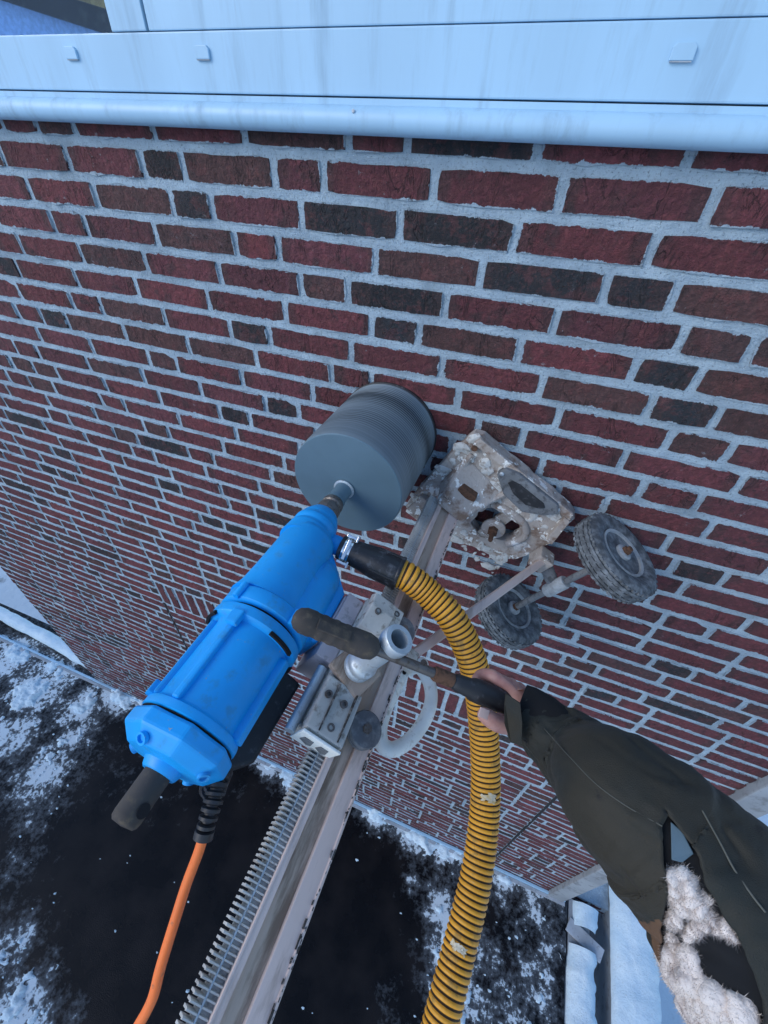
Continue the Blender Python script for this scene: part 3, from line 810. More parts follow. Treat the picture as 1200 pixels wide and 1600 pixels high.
# column foot: sloping casting round the end of the column
ft = [(.034, .058, .060), (.150, .058, .060), (.130, -.095, .060), (.034, -.070, .060), (.034, .042, .150), (.060, .040, .140), (.058, -.046, .140), (.034, -.048, .150)]
foot = part('column_foot', ([Vector(q) for q in ft], [(3, 2, 1, 0), (4, 5, 6, 7), (0, 1, 5, 4), (1, 2, 6, 5), (2, 3, 7, 6), (3, 0, 4, 7)]), M['base_paint'], bevel=.007, seg=2)
part('foot_rib', tube(spline([(.165, .050, .062), (.120, .045, .075), (.075, .036, .120), (.060, .034, .140)], 4), .008, 8), M['base_paint'], foot, smooth=True)
part('foot_rib', tube(spline([(.140, -.090, .062), (.105, -.075, .078), (.072, -.050, .118), (.058, -.042, .138)], 4), .008, 8), M['base_paint'], foot, smooth=True)
part('foot_recess', prism([(.088, .022), (.105, .018), (.105, -.030), (.090, -.034), (.080, -.010)], .0915, .118, 2), M['rust'], foot, bevel=.003)
part('foot_plate', box(-.118, -.034, -.050, .070, .0605, .082), M['base_paint'], bevel=.004)
part('plate_hole', lathe((.188, .060, .0745), (0, 0, 1), [(.008, -.004), (.008, .0008), (.0, .0008)], 14), M['rust'], bp)
# cement splatter caked on the casting
bm = bmesh.new(); cr_ = random.Random(31)
for k in range(170):
    bb, aa = cr_.uniform(-.12, .215), cr_.uniform(-.27, .085)
    if not ((bb > .10) or (bb < -.04) or aa < -.22 or aa > -.08) or (abs(bb) < .04 and abs(aa) < .05): continue
    r_ = abs(cr_.gauss(.006, .005)) + .002
    bmesh.ops.create_icosphere(bm, subdivisions=1, radius=r_, matrix=Matrix.Translation((bb, aa, .060)) @ Matrix.Rotation(cr_.uniform(0, 6), 4, 'Z') @ Matrix.Diagonal((cr_.uniform(.7, 2.2), 1, .42, 1)))
for q in bm.verts: q.co += Vector((cr_.gauss(0, .0011), cr_.gauss(0, .0011), cr_.gauss(0, .0006)))
bm.verts.index_update(); _v = [q.co.copy() for q in bm.verts]; _f = [tuple(k.index for k in q.verts) for q in bm.faces]; bm.free()
part('cement_splatter', (_v, _f), M['cement'], bp)['kind'] = 'stuff'
# level plate
def onw(px, py, w_):
    P = on_y(px, py, -w_) - OR; return P.dot(BX), P.dot(AX)
lvl = [onw(*q, .085) for q in [(776, 742), (790, 733), (812, 742), (872, 790), (872, 803), (850, 806), (815, 800), (786, 772)]]
lv = part('level_plate', prism(lvl, .0615, .086, 2), M['slurry_grey'], bevel=.004)
lvc = Vector((*[sum(c) / len(lvl) for c in zip(*lvl)], 0))
part('level_recess', prism([(lvc.x + (q[0] - lvc.x) * .45, lvc.y + (q[1] - lvc.y) * .62) for q in lvl], .0862, .0885, 2), M['black_plastic'], lv, bevel=.001)
sc = onw(784, 741, .088)
part('screw', lathe((sc[0], sc[1], .0862), (0, 0, 1), [(.0055, 0), (.0055, .002), (.003, .0035), (0, .0035)], 12), M['steel'], lv, smooth=True)
# wall bolt
bx_, by_ = .022, -.150
bolt = part('anchor_bolt', lathe((bx_, by_, 0), (0, 0, 1), [(.0065, .004), (.0065, .115), (.005, .118), (0, .118)], 12), M['rust'], smooth=True)
part('nut', lathe((bx_, by_, .070), (0, 0, 1), [(.015, 0), (.015, .014), (.012, .016)], 6), M['rust'], bolt)
part('washer', lathe((bx_, by_, .0605), (0, 0, 1), [(.034, 0), (.034, .006), (.028, .009)], 20), M['base_paint'], bolt, smooth=True)
part('clamp_bar', obox((.02, -.15, .045), Vector((1, 0, 0)), Vector((0, 1, 0)), Vector((0, 0, 1)), .15, .034, .018), M['base_paint'], bolt, bevel=.003)
for bb, aa in ((.185, -.225), (-.10, .05), (-.06, -.16)):
    ls = part('levelling_screw', lathe((bb, aa, .0), (0, 0, 1), [(.009, .004), (.009, .021)], 10), M['rust'])
# brace
A_, B_ = Vector((.055, -.300, .100)), Vector((.0, -.046, .565))
bd = (B_ - A_).normalized(); bs = Vector((1, 0, 0)).cross(bd).normalized(); bn = bd.cross(bs)
brace = part('brace', obox((A_ + B_) / 2, bd, bs, bn, (B_ - A_).length, .020, .032), M['alu'], bevel=.006, seg=3)
part('brace_lug', box(-.02, .02, -.062, -.0335, .545, .590), M['cast_grey'], bevel=.003)
part('brace_foot', box(.030, .082, -.325, -.278, .061, .108), M['base_paint'], bevel=.004)
# axle and wheels
WA, WW, WRAD = -.372, .128, .116
part('axle_arm', tube(spline([(.06, -.29, .055), (.05, -.325, .085), (.045, -.355, .115), (.045, -.372, .128)], 5), [.020] * 5 + [.019] * 5 + [.018] * 6, 12, flat=.7), M['slurry_grey'], smooth=True)
part('axle', tube([(-.150, WA, WW), (.245, WA, WW)], .0095, 14), M['slurry_grey'], smooth=True)
part('axle_collar', lathe((.045, WA, WW), (1, 0, 0), [(.017, -.035), (.019, -.03), (.019, .03), (.017, .035)], 16), M['rim'], smooth=True)
def wheel(bc):
    R = WRAD; w0 = .031
    pr = [(.060, -.020), (.072, -.026), (.088, -w0), (.101, -w0 + .001), (.110, -.024), (.1105, -.019), (.1075, -.0185), (.1078, -.0165), (.1135, -.016), (.1150, -.0085), (.1118, -.008), (.1120, -.0055), (.1158, -.005),
          (.1158, .005), (.1120, .0055), (.1118, .008), (.1150, .0085), (.1135, .016), (.1078, .0165), (.1075, .0185), (.1105, .019), (.110, .024), (.101, w0 - .001), (.088, w0), (.072, .026), (.060, .020)]
    wh = part('wheel', lathe((bc, WA, WW), (1, 0, 0), [(.0605, -.019), (.064, -.017), (.055, -.010), (.030, -.006), (.0, -.006)][::-1][0:0] or [(.020, -.004), (.034, -.004), (.046, -.010), (.054, -.004), (.0585, -.024), (.0650, -.026), (.0650, .026), (.0585, .024), (.054, .004), (.046, .010), (.034, .004), (.020, .004)], 36), M['rim'], smooth=True)
    ty = part('tyre', lathe((bc, WA, WW), (1, 0, 0), pr, 48), M['tyre'], wh, smooth=True)
    Tb = []                                            # zig-zag tread blocks on the shoulders
    for k in range(40):
        t = 2 * math.pi * k / 40
        for s, off in ((-1, 0), (1, .5)):
            t2 = t + off * 2 * math.pi / 40
            rd = Vector((0, math.cos(t2), math.sin(t2))); tg = Vector((0, -math.sin(t2), math.cos(t2)))
            Tb.append(obox(Vector((bc + s * .0215, WA, WW)) + rd * .1105, Vector((1, 0, 0)), tg, rd, .006, .0085, .007))
            Tb.append(obox(Vector((bc + s * .0067, WA, WW)) + rd * .1125, (Vector((1, 0, 0)) + tg * s * .8).normalized(), tg, rd, .007, .0045, .0075))
    part('tread', join(*Tb), M['tyre'], wh)
    hb = part('hub', lathe((bc, WA, WW), (1, 0, 0), [(.021, -.026), (.021, .026), (.016, .029), (.0, .029)], 20), M['rim'], wh, smooth=True)
    part('hub_nut', lathe((bc, WA, WW), (1, 0, 0), [(.012, .0292), (.012, .036), (.0075, .038), (.0075, .044), (0, .044)], 6), M['rust'], wh)
    for k in range(5):
        t = 2 * math.pi * k / 5 + .3
        part('rim_bolt', lathe((bc, WA + .038 * math.cos(t), WW + .038 * math.sin(t)), (1, 0, 0), [(.005, .0), (.005, .017), (0, .018)], 6), M['rim'], wh)
wheel(.232); wheel(-.140)

# carriage
car = part('carriage', join(box(.0365, .052, .036, .0945, .530, .785), box(-.045, .0363, .0660, .0945, .540, .780)), M['cast_grey'], bevel=.004)
part('upper_block', prism([(.0525, .520), (.078, .528), (.086, .560), (.070, .600), (.0525, .606)], .043, .092, 1), M['cast_grey'], car, bevel=.003)
part('upper_step', box(.0525, .069, .020, .0447, .522, .592), M['cast_grey'], car, bevel=.003)
part('lower_block', prism([(.0525, .700), (.064, .706), (.071, .792), (.0525, .796)], .030, .0965, 1), M['cast_grey'], car, bevel=.003)
for a0, a1 in ((.0405, .0425), (.0745, .0765)):
    part('casting_groove', box(.0640, .0725, a0, a1, .712, .788), M['grime'], car)
endp = part('end_plate', box(.015, .073, .030, .0975, .7965, .801), M['cast_white'], car, bevel=.0015)
for a0, a1, b0, b1 in ((.040, .060, .030, .058), (.066, .088, .028, .056)):
    part('end_pocket', prism([(b0, a0 + .006), (b0 + .006, a0), (b1, a0 + .004), (b1, a1 - .002), (b0 + .010, a1)], .8012, .8022, 2), M['slurry_grey'], car, bevel=.0005)
part('hub_seat', obox((.060, .060, .672), Vector((1, 0, 0)), Vector((0, .93, -.37)), Vector((0, .37, .93)), .016, .072, .070), M['alu_dirty'], car, bevel=.005)
def roller(a, w_, r):
    q = part('guide_roller', lathe((.0375, a, w_), (1, 0, 0), [(r * .95, 0), (r, .002), (r, .008), (r * .93, .009), (r * .93, .011), (r, .012), (r, .017), (r * .94, .019), (r * .5, .0195), (0, .0195)], 28), M['grey_roller'], car, smooth=True)
    part('roller_bolt', lathe((.0571, a, w_), (1, 0, 0), [(.008, 0), (.008, .005), (0, .006)], 6), M['coupling'], car)
roller(.004, .545, .027); roller(.000, .742, .029)
for bb, aa, w_ in ((.0712, .056, .735), (.0712, .086, .735), (.0712, .060, .775), (.0860, .075, .565), (.0700, .034, .535)):
    part('cap_bolt', lathe((bb - .006, aa, w_), (1, 0, 0), [(.0062, 0), (.0062, .006), (.0035, .0062), (.0033, .003), (0, .003)], 14), M['coupling'], car, smooth=True)
part('slide_rod', tube([(.034, .1065, .690), (.034, .1065, .800)], .0085, 16), M['steel'], smooth=True)
part('spacer_plate', box(-.060, .042, .0950, .1300, .540, .680), M['pink_plate'], bevel=.0025)
part('spacer_block', box(-.050, .036, .1302, .1333, .548, .650), M['pink_plate'], bevel=.001)
# crank hub: short plated tube standing off the carriage
ho = Vector((.068, .062, .672)); hd = (Vector((.200, .061, .661)) - ho).normalized()
hub = part('crank_hub', lathe(ho, hd, [(r_ * .9, t_) for r_, t_ in [(.027, 0), (.0285, .003), (.0285, .010), (.0265, .012), (.0265, .016), (.0285, .018), (.0285, .026), (.026, .029), (.0235, .034), (.0215, .045), (.0205, .085), (.0210, .100), (.0255, .108), (.0270, .113), (.0270, .128), (.0255, .131), (.0170, .131), (.0165, .128), (.0165, .085), (.0, .085)]], 36), M['steel'], smooth=True)
part('hub_bore', lathe(ho + hd * .086, hd, [(.0145, 0), (.0145, .0015), (0, .0015)], 24), M['alu_dirty'], hub)
# crank bar through the hub, one long grip each side
c0 = Vector((.172, .196, .712)); c1 = Vector((.185, -.150, .634))
cdir = (c1 - c0).normalized()
crank = part('crank_bar', tube([c0, c1 + cdir * .01], .0078, 14), M['coupling'], smooth=True)
def along(t): return c0 + cdir * t
grp = [(0.0, .002), (.008, .0105), (.016, .0145), (.0185, .022), (.0190, .030), (.0178, .034), (.0178, .040), (.0188, .043), (.0188, .048), (.0178, .051), (.0178, .058), (.0188, .061), (.0188, .066), (.0178, .069), (.0178, .076), (.0188, .079), (.0188, .084), (.0178, .087), (.0190, .094), (.0195, .118), (.0165, .130), (.0100, .136)]
part('grip', lathe(c0 - cdir * .016, cdir, [(a, .138 - .138 + b) for a, b in [(0.0, .0), (.009, .002), (.015, .007), (.0185, .016)]] + grp[4:], 24), M['rubber_brown'], crank, smooth=True)
part('grip_panel', obox(along(.048) + Vector((.0175, .004, .006)), cdir, cdir.cross(Vector((1, 0, 0))).normalized(), Vector((1, 0, 0)), .052, .016, .004), M['rubber_brown'], crank, bevel=.0015)
LG = (c1 - c0).length
part('grip', lathe(along(LG - .100), cdir, [(.0090, 0), (.0120, .004), (.0135, .010), (.0150, .034), (.0175, .040), (.0190, .05), (.0195, .09), (.018, .105), (.011, .112), (0, .114)], 24), M['black_plastic'], crank, smooth=True)
part('grip_collar', lathe(along(LG - .135), cdir, [(.0095, 0), (.0115, .004), (.0115, .034), (.0095, .036)], 18), M['rust'], crank, smooth=True)
# white carrying handle on the far side of the column
hp = [(0, -.052, .575), (0, -.078, .560), (0, -.108, .572), (0, -.126, .600), (0, -.127, .640), (0, -.110, .690), (0, -.085, .722), (0, -.062, .727), (0, -.046, .705), (0, -.043, .66), (0, -.046, .61)]
hnd = part('carry_handle', tube(spline([Vector(q) for q in hp], 6), .0130, 16), M['cast_white'], smooth=True)
part('handle_bracket', prism([(-.034, .560), (-.078, .548), (-.088, .566), (-.062, .592), (-.056, .66), (-.034, .70)], -.006, .006, 0), M['cast_white'], hnd, bevel=.002)
for a_, w2, r_ in ((-.076, .560, .0135),):
    part('handle_boss', lathe((.006, a_, w2), (1, 0, 0), [(r_, 0), (r_, .014), (r_ * .75, .016)], 20), M['cast_white'], hnd, smooth=True)
    part('handle_screw', lathe((.0222, a_, w2), (1, 0, 0), [(.008, 0), (.008, .0015), (.004, .0016), (.004, .0005), (0, .0005)], 16), M['coupling'], hnd)
for w2 in (.592, .625):
    part('bracket_hole', lathe((.0062, -.050, w2), (1, 0, 0), [(.0045, 0), (.0045, .0008), (0, .0008)], 12), M['dark_slot'], hnd)

# ================================================================== BLUE CORE DRILL
SB, SA = .021, .258               # spindle axis
MB_, MA = .021, .231              # motor axis
drl = empty('core_drill', 'bright blue core drill motor clamped to the drill stand', 'drill', mat=RM)
def dpart(name, vf, mat, par=None, **k): return mesh(name, vf, mat, par or drl, **k)
Zx = (0, 0, 1)
gear = dpart('gearbox', lathe((MB_, MA, 0), Zx, [(.060, .655), (.0695, .658), (.0765, .663), (.0785, .666), (.0785, .688), (.0735, .692)], 48), M['blue'], smooth=True)
dpart('gear_head', lathe((SB + .004, SA - .008, 0), Zx, [(.044, .474), (.0500, .479), (.0525, .490), (.0540, .520), (.0555, .600), (.0575, .640), (.062, .660)], 44), M['blue'], gear, smooth=True)
dpart('gearbox_shoulder', lathe((SB - .010, SA - .062, 0), Zx, [(.024, .506), (.038, .514), (.046, .532), (.0495, .560), (.0505, .645), (.054, .661)], 36), M['blue'], gear, smooth=True)
for t_ in (.9, 2.4, -.4):
    c_ = Vector((MB_ + .0815 * math.cos(t_), MA + .0815 * math.sin(t_), .664))
    dpart('flange_screw', lathe(c_, Zx, [(.0060, .0), (.0060, .026), (.0050, .028)], 12), M['blue'], gear, smooth=True)
nose_ = dpart('nose', lathe((SB, SA, 0), Zx, [(.020, .403), (.0290, .403), (.0315, .405), (.0345, .410), (.0410, .424), (.0435, .432), (.0440, .440), (.0470, .443), (.0480, .447), (.0480, .456), (.0465, .459), (.0465, .464), (.0490, .467), (.0495, .472), (.050, .480), (.052, .500)], 40), M['blue'], smooth=True)
po0 = Vector((.026, .215, .457)); pdir = (Vector((.075, .074, .457)) - po0).normalized()
dpart('dust_port', lathe(po0 - pdir * .02, pdir, [(.020, 0), (.0195, .022), (.0205, .030), (.0205, .055)], 24), M['blue'], nose_, smooth=True)
sp_ = dpart('spindle', lathe((SB, SA, 0), Zx, [(.0200, .3545), (.0235, .357), (.0245, .362), (.0245, .368), (.0215, .371), (.0215, .376), (.0260, .379), (.0265, .385), (.0265, .398), (.0245, .4025)], 28), M['coupling'], smooth=True)
dpart('spindle_flat', obox((SB + .0235, SA, .390), Vector((1, 0, 0)), Vector((0, 1, 0)), Vector((0, 0, 1)), .007, .022, .012), M['coupling'], sp_, bevel=.001)
mot = dpart('motor_housing', lathe((MB_, MA, 0), Zx, [(.068, .697), (.0785, .700), (.0795, .703), (.0795, .716), (.0765, .719), (.0685, .722), (.0670, .730), (.0670, .850), (.0690, .854), (.0725, .856), (.0735, .860), (.0735, .867), (.070, .869)], 48), M['blue'], smooth=True)
dpart('vent_ring', lathe((MB_, MA, 0), Zx, [(.0690, .6925), (.0690, .6965)], 40), M['dark_slot'], mot)
def polar(t, r, w_, ca=MA, cb=MB_): return Vector((cb + r * math.cos(t), ca + r * math.sin(t), w_))
def ring_box(t, r, w0, w1, width, h):
    rd = Vector((math.cos(t), math.sin(t), 0)); tg = Vector((-math.sin(t), math.cos(t), 0))
    return obox(polar(t, r, (w0 + w1) / 2), rd, tg, Vector((0, 0, 1)), h, width, w1 - w0)
for t0 in (-.80, 1.25, 4.2):                     # cooling slots behind the front flange
    dpart('vent_slot', join(*[ring_box(t0 + k * .075, .0780, .7175, .7235, .0064, .005) for k in range(9)]), M['dark_slot'], mot)
dpart('housing_rib', ring_box(.62, .0700, .722, .855, .011, .011), M['blue'], mot, bevel=.003)
dpart('housing_rib', ring_box(-1.00, .068, .728, .857, .020, .020), M['blue'], mot, bevel=.003)
dpart('housing_lug', ring_box(.60, .0775, .712, .738, .020, .012), M['blue'], mot, bevel=.003)
dpart('housing_flat', ring_box(1.55, .0650, .730, .855, .050, .012), M['blue'], mot, bevel=.004)
dpart('housing_lug', ring_box(1.50, .0730, .838, .856, .028, .012), M['blue'], mot, bevel=.002)
capp = dpart('rear_cap', lathe((MB_, MA, 0), Zx, [(.0700, .8705), (.0770, .872), (.0785, .876), (.0785, .893), (.0580, .911), (.030, .913)], 8, phase=.05), M['blue'], bevel=.0035, seg=2)
dpart('cap_rim', lathe((MB_, MA, 0), Zx, [(.069, .8692), (.0715, .8695), (.0715, .8702), (.069, .8704)], 40), M['dark_slot'], capp)
for t in (.75, 2.35, 3.9, 5.45):
    c = polar(t, .0620, .9050); ax = Vector((math.cos(t) * .65, math.sin(t) * .65, .76)).normalized()
    dpart('cap_screw', lathe(c, ax, [(.0082, 0), (.0082, .0055), (.0055, .0055), (.0050, .002), (0, .002)], 14), M['blue'], capp, smooth=True)
bos = dpart('handle_boss', lathe((MB_, MA, 0), Zx, [(.030, .909), (.0275, .915), (.0245, .922), (.0225, .924)], 24), M['blue'], capp, smooth=True)
rh = dpart('rear_handle', lathe((MB_, MA, 0), Zx, [(.0180, .918), (.0185, .924), (.0185, .972), (.0175, .978), (.0140, .9815), (0, .983)], 24), M['rubber_brown'], smooth=True)
dpart('cross_hole', lathe((MB_ + .0149, MA - .0108, .962), (.8, -.58, .05), [(.0085, 0), (.0085, .0007), (0, .0007)], 18), M['dark_slot'], rh)
brk = dpart('mounting_bracket', prism([(.205, .470), (.1335, .540), (.1335, .655), (.200, .690), (.235, .660), (.235, .490)], -.055, .030, 0), M['blue'], bevel=.006)
dpart('bracket_web', ([Vector(q) for q in [(.010, .154, .520), (.010, .180, .505), (.060, .200, .530), (.055, .205, .640), (.010, .154, .665), (-.05, .154, .52), (-.05, .154, .665), (-.05, .21, .52), (-.05, .21, .66)]], [(0, 1, 2), (0, 2, 3, 4), (5, 6, 8, 7), (0, 4, 6, 5), (0, 5, 7, 1), (1, 7, 8, 3), (1, 3, 2), (3, 8, 6, 4)]), M['blue'], brk)
sw = dpart('switch_box', prism([(.116, .715), (.195, .705), (.195, .870), (.165, .890), (.120, .850)], -.105, -.010, 0), M['black_plastic'], bevel=.006)
dpart('cable_outlet', tube([(-.03, .158, .880), (-.015, .152, .905)], [.022, .018], 18), M['black_plastic'], sw, smooth=True)

# ================================================================== CORE BIT
bit = empty('core_bit', 'large grey steel diamond core bit pressed against the bricks', 'core bit', mat=RM)
prof = [(.1402, .003), (.1402, .018)]
w_ = .018
while w_ < .275:
    amp = .0010 * max(0.15, min(1, (.26 - w_) / .2))
    prof += [(.1395 - amp, w_ + .0012), (.1395 + amp, w_ + .0036), (.1395 + amp, w_ + .0052), (.1395 - amp, w_ + .0074)]; w_ += .0078
prof += [(.1393, .284), (.1385, .288)]
brl = mesh('barrel', lathe((SB, SA, 0), Zx, prof, 96), M['bit'], bit, smooth=True)
mesh('crown_disc', lathe((SB, SA, 0), Zx, [(.1384, .2883), (.1365, .2905), (.120, .2925), (.06, .2965), (.028, .299), (.0, .299)], 96), M['bit_disc'], bit, smooth=True)
nk = mesh('neck', lathe((SB, SA, 0), Zx, [(.0245, .2985), (.0225, .303), (.0205, .308), (.0205, .345), (.0225, .346), (.0225, .3540)], 36), M['bit_disc'], bit, smooth=True)
mesh('neck_ring', lathe((SB, SA, 0), Zx, [(.0226, .3005), (.0255, .302), (.0255, .3045), (.0222, .306)], 36), M['steel'], nk, smooth=True)
mesh('gap_shadow_ring', lathe((SB, SA, 0), Zx, [(.1418, .0015), (.1418, .010), (.1400, .0115)], 96), M['black_plastic'], bit, smooth=True)  # black ring painted in for the shadowed gap between bit and wall

# ================================================================== DUST HOSE
hose = empty('vacuum_hose', 'yellow and black corrugated suction hose running from the drill nose downward', 'hose', tuple(L2W(.03, .2, .457)))
ho_w = L2W(.03, .2, .457)
def hpart(name, vf, mat, par=None, **k): return mesh(name, ([Vector(v) - ho_w for v in vf[0]], vf[1]), mat, par or hose, **k)
p0 = L2W(*(po0 + pdir * .020)); p1 = L2W(.0785, .066, .457)
cl = hpart('hose_clamp', lathe(p0 + (p1 - p0).normalized() * .012, p1 - p0, [(.0268, 0), (.0285, .001), (.0285, .005), (.0275, .006), (.0275, .013), (.0285, .014), (.0285, .018), (.0268, .019)], 32), M['chrome'], smooth=True)
cdn = (p1 - p0).normalized(); tc = ((CAM - p0) - cdn * (CAM - p0).dot(cdn)).normalized(); ts = cdn.cross(tc)
for k in (-1, 1):
    cc = p0 + cdn * .022 + (tc * .45 + ts * k * .95).normalized() * .031
    hpart('clamp_screw', join(obox(cc, cdn, tc, ts, .024, .010, .006), obox(cc + cdn * .012, cdn, tc, ts, .004, .016, .014)), M['chrome'], cl, bevel=.001)
hpart('clamp_tongue', obox(p0 + cdn * .022 + tc * .0285, cdn, ts, tc, .007, .042, .0025), M['chrome'], cl, bevel=.0008)
cuff_path = [p0 + cdn * .004, p0 + cdn * .020, p0 + cdn * .034, p0.lerp(p1, .45), p0.lerp(p1, .6), p0.lerp(p1, .95), p1]
hpart('cuff', tube(cuff_path, [.0255, .0262, .0272, .0300, .0335, .0345, .0345], 28), M['cuff_black'], smooth=True)
hpart('cuff_collar', lathe(p1 - cdn * .004, cdn, [(.0346, -.002), (.0362, 0), (.0362, .004), (.0346, .006)], 28), M['cuff_black'], smooth=True)
for k in range(4):
    dv = (tc * math.cos(k * 1.57 + .5) + ts * math.sin(k * 1.57 + .5))
    hpart('cuff_rib', tube([p0.lerp(p1, .58) + dv * .0335, p1 + dv * .0350], .0022, 6), M['cuff_black'])
dep0 = (p1 - CAM).dot(FWD)
hpts = [p1 - cdn * .01, p1 + cdn * .02] + [at(*q) for q in [(668, 926, dep0 * 1.0), (706, 966, .845), (735, 1025, .85), (750, 1090, .86), (758, 1180, .86), (757, 1270, .84), (744, 1370, .80), (718, 1480, .755), (693, 1580, .715), (662, 1700, .68), (600, 1880, .66)]]
path = resample(spline(hpts, 24), .00175)
n = 24; rad = []; mid = []
for i in range(len(path)):
    ph = i % 6; rad.append((.0286, .0300, .0304, .0300, .0286, .0270)[ph])
v, f = tube(path, rad, n, cap=True)
idx = []
for i in range(len(path) - 1): idx += [1 if i % 6 in (4, 5) else 0] * n
idx += [1, 1]
hz = hpart('corrugated_tube', (v, f), None, mats=[M['yellow'], M['hose_black']], idx=idx, smooth=False)
def tape(px, py, ang0, ang1, ln, seed):
    r = random.Random(seed)
    i0 = min(range(len(path)), key=lambda i: (proj(path[i])[0] - px) ** 2 + (proj(path[i])[1] - py) ** 2)
    d = (path[i0 + 3] - path[i0 - 3]).normalized(); c = path[i0]
    t0 = ((CAM - c) - d * (CAM - c).dot(d)).normalized(); t1 = d.cross(t0); V, F = [], []
    m_, k_ = 8, 12
    for i in range(m_):
        for j in range(k_):
            t = ang0 + (ang1 - ang0) * j / (k_ - 1) + r.gauss(0, .05); s = (i / (m_ - 1) - .5) * ln + r.gauss(0, .0014) + .0012 * math.sin(j * .9 + seed)
            V.append(c + d * s + (t0 * math.cos(t) + t1 * math.sin(t)) * (.0309 + r.uniform(0, .0010)))
    for i in range(m_ - 1):
        for j in range(k_ - 1):
            if (i in (0, m_ - 2) and r.random() < .2) or r.random() < .02: continue
            F.append((i * k_ + j, i * k_ + j + 1, (i + 1) * k_ + j + 1, (i + 1) * k_ + j))
    hpart('tape_scrap', (V, F), M['tape'], smooth=True)
tape(760, 1236, -.7, .3, .016, 6); tape(716, 1474, -.4, .5, .012, 7)

# ================================================================== POWER CABLE
k0 = L2W(-.015, .152, .905)
d0 = (k0 - CAM).dot(FWD)
crd = empty('power_cable', 'orange power cable hanging from the black strain relief of the drill', 'cable', tuple(k0))
def cpart(name, vf, mat, **k): return mesh(name, ([Vector(v) - k0 for v in vf[0]], vf[1]), mat, crd, **k)
cp_ = spline([k0, at(342, 1215, d0 * .985), at(335, 1245, d0 * .96), at(325, 1280, d0 * .94), at(317, 1310, d0 * .93)], 14)
rd_ = []
for i in range(len(cp_)):
    t = i / (len(cp_) - 1); base = .0155 * (1 - .28 * t)
    if t > .86: base = .0125
    elif i % 5 in (3, 4): base -= .0055
    rd_.append(base)
cpart('strain_relief', tube(cp_, rd_, 18), M['black_plastic'], smooth=True)
e0 = d0 * .93
cpart('cable', tube(spline([cp_[-2], at(309, 1335, e0), at(292, 1380, e0), at(276, 1430, e0 * .99), at(262, 1475, e0 * .985), at(250, 1515, e0 * .98), at(240, 1555, e0 * .98), at(228, 1582, e0 * .98), at(212, 1610, e0 * .98), at(170, 1690, e0), at(120, 1800, e0 * 1.03)], 8), .0066, 14), M['orange'], smooth=True)

# ================================================================== OPERATOR'S ARM
G0 = along(LG - .055); G0 = L2W(*G0)                 # middle of the right grip
gd = (L2W(*c1) - L2W(*c0)).normalized()             # grip axis, pointing away from the column
dg = (G0 - CAM).dot(FWD)
per = empty('person', 'arm of a worker in a worn olive jacket gripping the crank handle', 'person', tuple(at(1180, 1500, .40)))
pw = at(1180, 1500, .40)
def ppart(name, vf, mat, par=None, **k): return mesh(name, ([Vector(v) - pw for v in vf[0]], vf[1]), mat, par or per, **k)

# hand: one continuous skinned body (forearm, palm, four fingers and thumb)
gtip = L2W(*c1)
tv = (CAM - gtip).normalized()                      # towards the eye
tv = (tv - gd * tv.dot(gd)).normalized()
ud = gd.cross(tv).normalized()
if ud.dot(UP) < 0: ud = -ud                         # up in the picture, across the grip
def H(al, up, to): return gtip + gd * al + ud * up + tv * to
hv, he, hr = [], [], []
def chain(pts, rads, start=None):
    prev = start
    for p_, r_ in zip(pts, rads):
        hv.append(p_); hr.append(r_); k = len(hv) - 1
        if prev is not None: he.append((prev, k))
        prev = k
    return prev
wrist = at(880, 1130, dg * .95)
palm = chain([H(.020, -.004, -.002), H(.052, -.010, .0), wrist, at(935, 1175, dg * .90)], [.030, .031, .029, .033])
# fingers leave the palm on the upper side, run over the grip and curl behind it
FG = [(-.030, .0105), (-.008, .0110), (.013, .0105), (.031, .0095)]
for al, r_ in FG:
    chain([H(al * .45 + .012, .022, .004), H(al, .031, -.004), H(al - .006, .026, -.027), H(al - .006, .002, -.036), H(al - .002, -.018, -.028)], [r_ * 1.25, r_ * 1.18, r_ * 1.05, r_, r_ * .85], 0)
# thumb leaves the side of the palm and lies along the lower near side of the grip
chain([H(.022, -.026, .014), H(-.008, -.035, .020), H(-.034, -.031, .0215), H(-.054, -.0255, .0210)], [.0185, .0150, .0140, .0108], 0)
me = bpy.data.meshes.new('hand'); me.from_pydata([tuple(q - pw) for q in hv], he, []); me.update()
hand = bpy.data.objects.new('hand', me); COL.objects.link(hand); hand.parent = per; me.materials.append(M['skin'])
md = hand.modifiers.new('skin', 'SKIN'); md.use_smooth_shade = True
for i, r_ in enumerate(hr): me.skin_vertices[0].data[i].radius = (r_, r_); me.skin_vertices[0].data[i].use_root = (i == 0)
hand.modifiers.new('sub', 'SUBSURF').levels = 2; hand.modifiers['sub'].render_levels = 2
nc = H(-.051, -.0265, .0312)
nl = obox(nc, gd, ud, tv, .017, .014, .0022)
ppart('thumb_nail', nl, M['nail'], hand, bevel=.001, smooth=True)

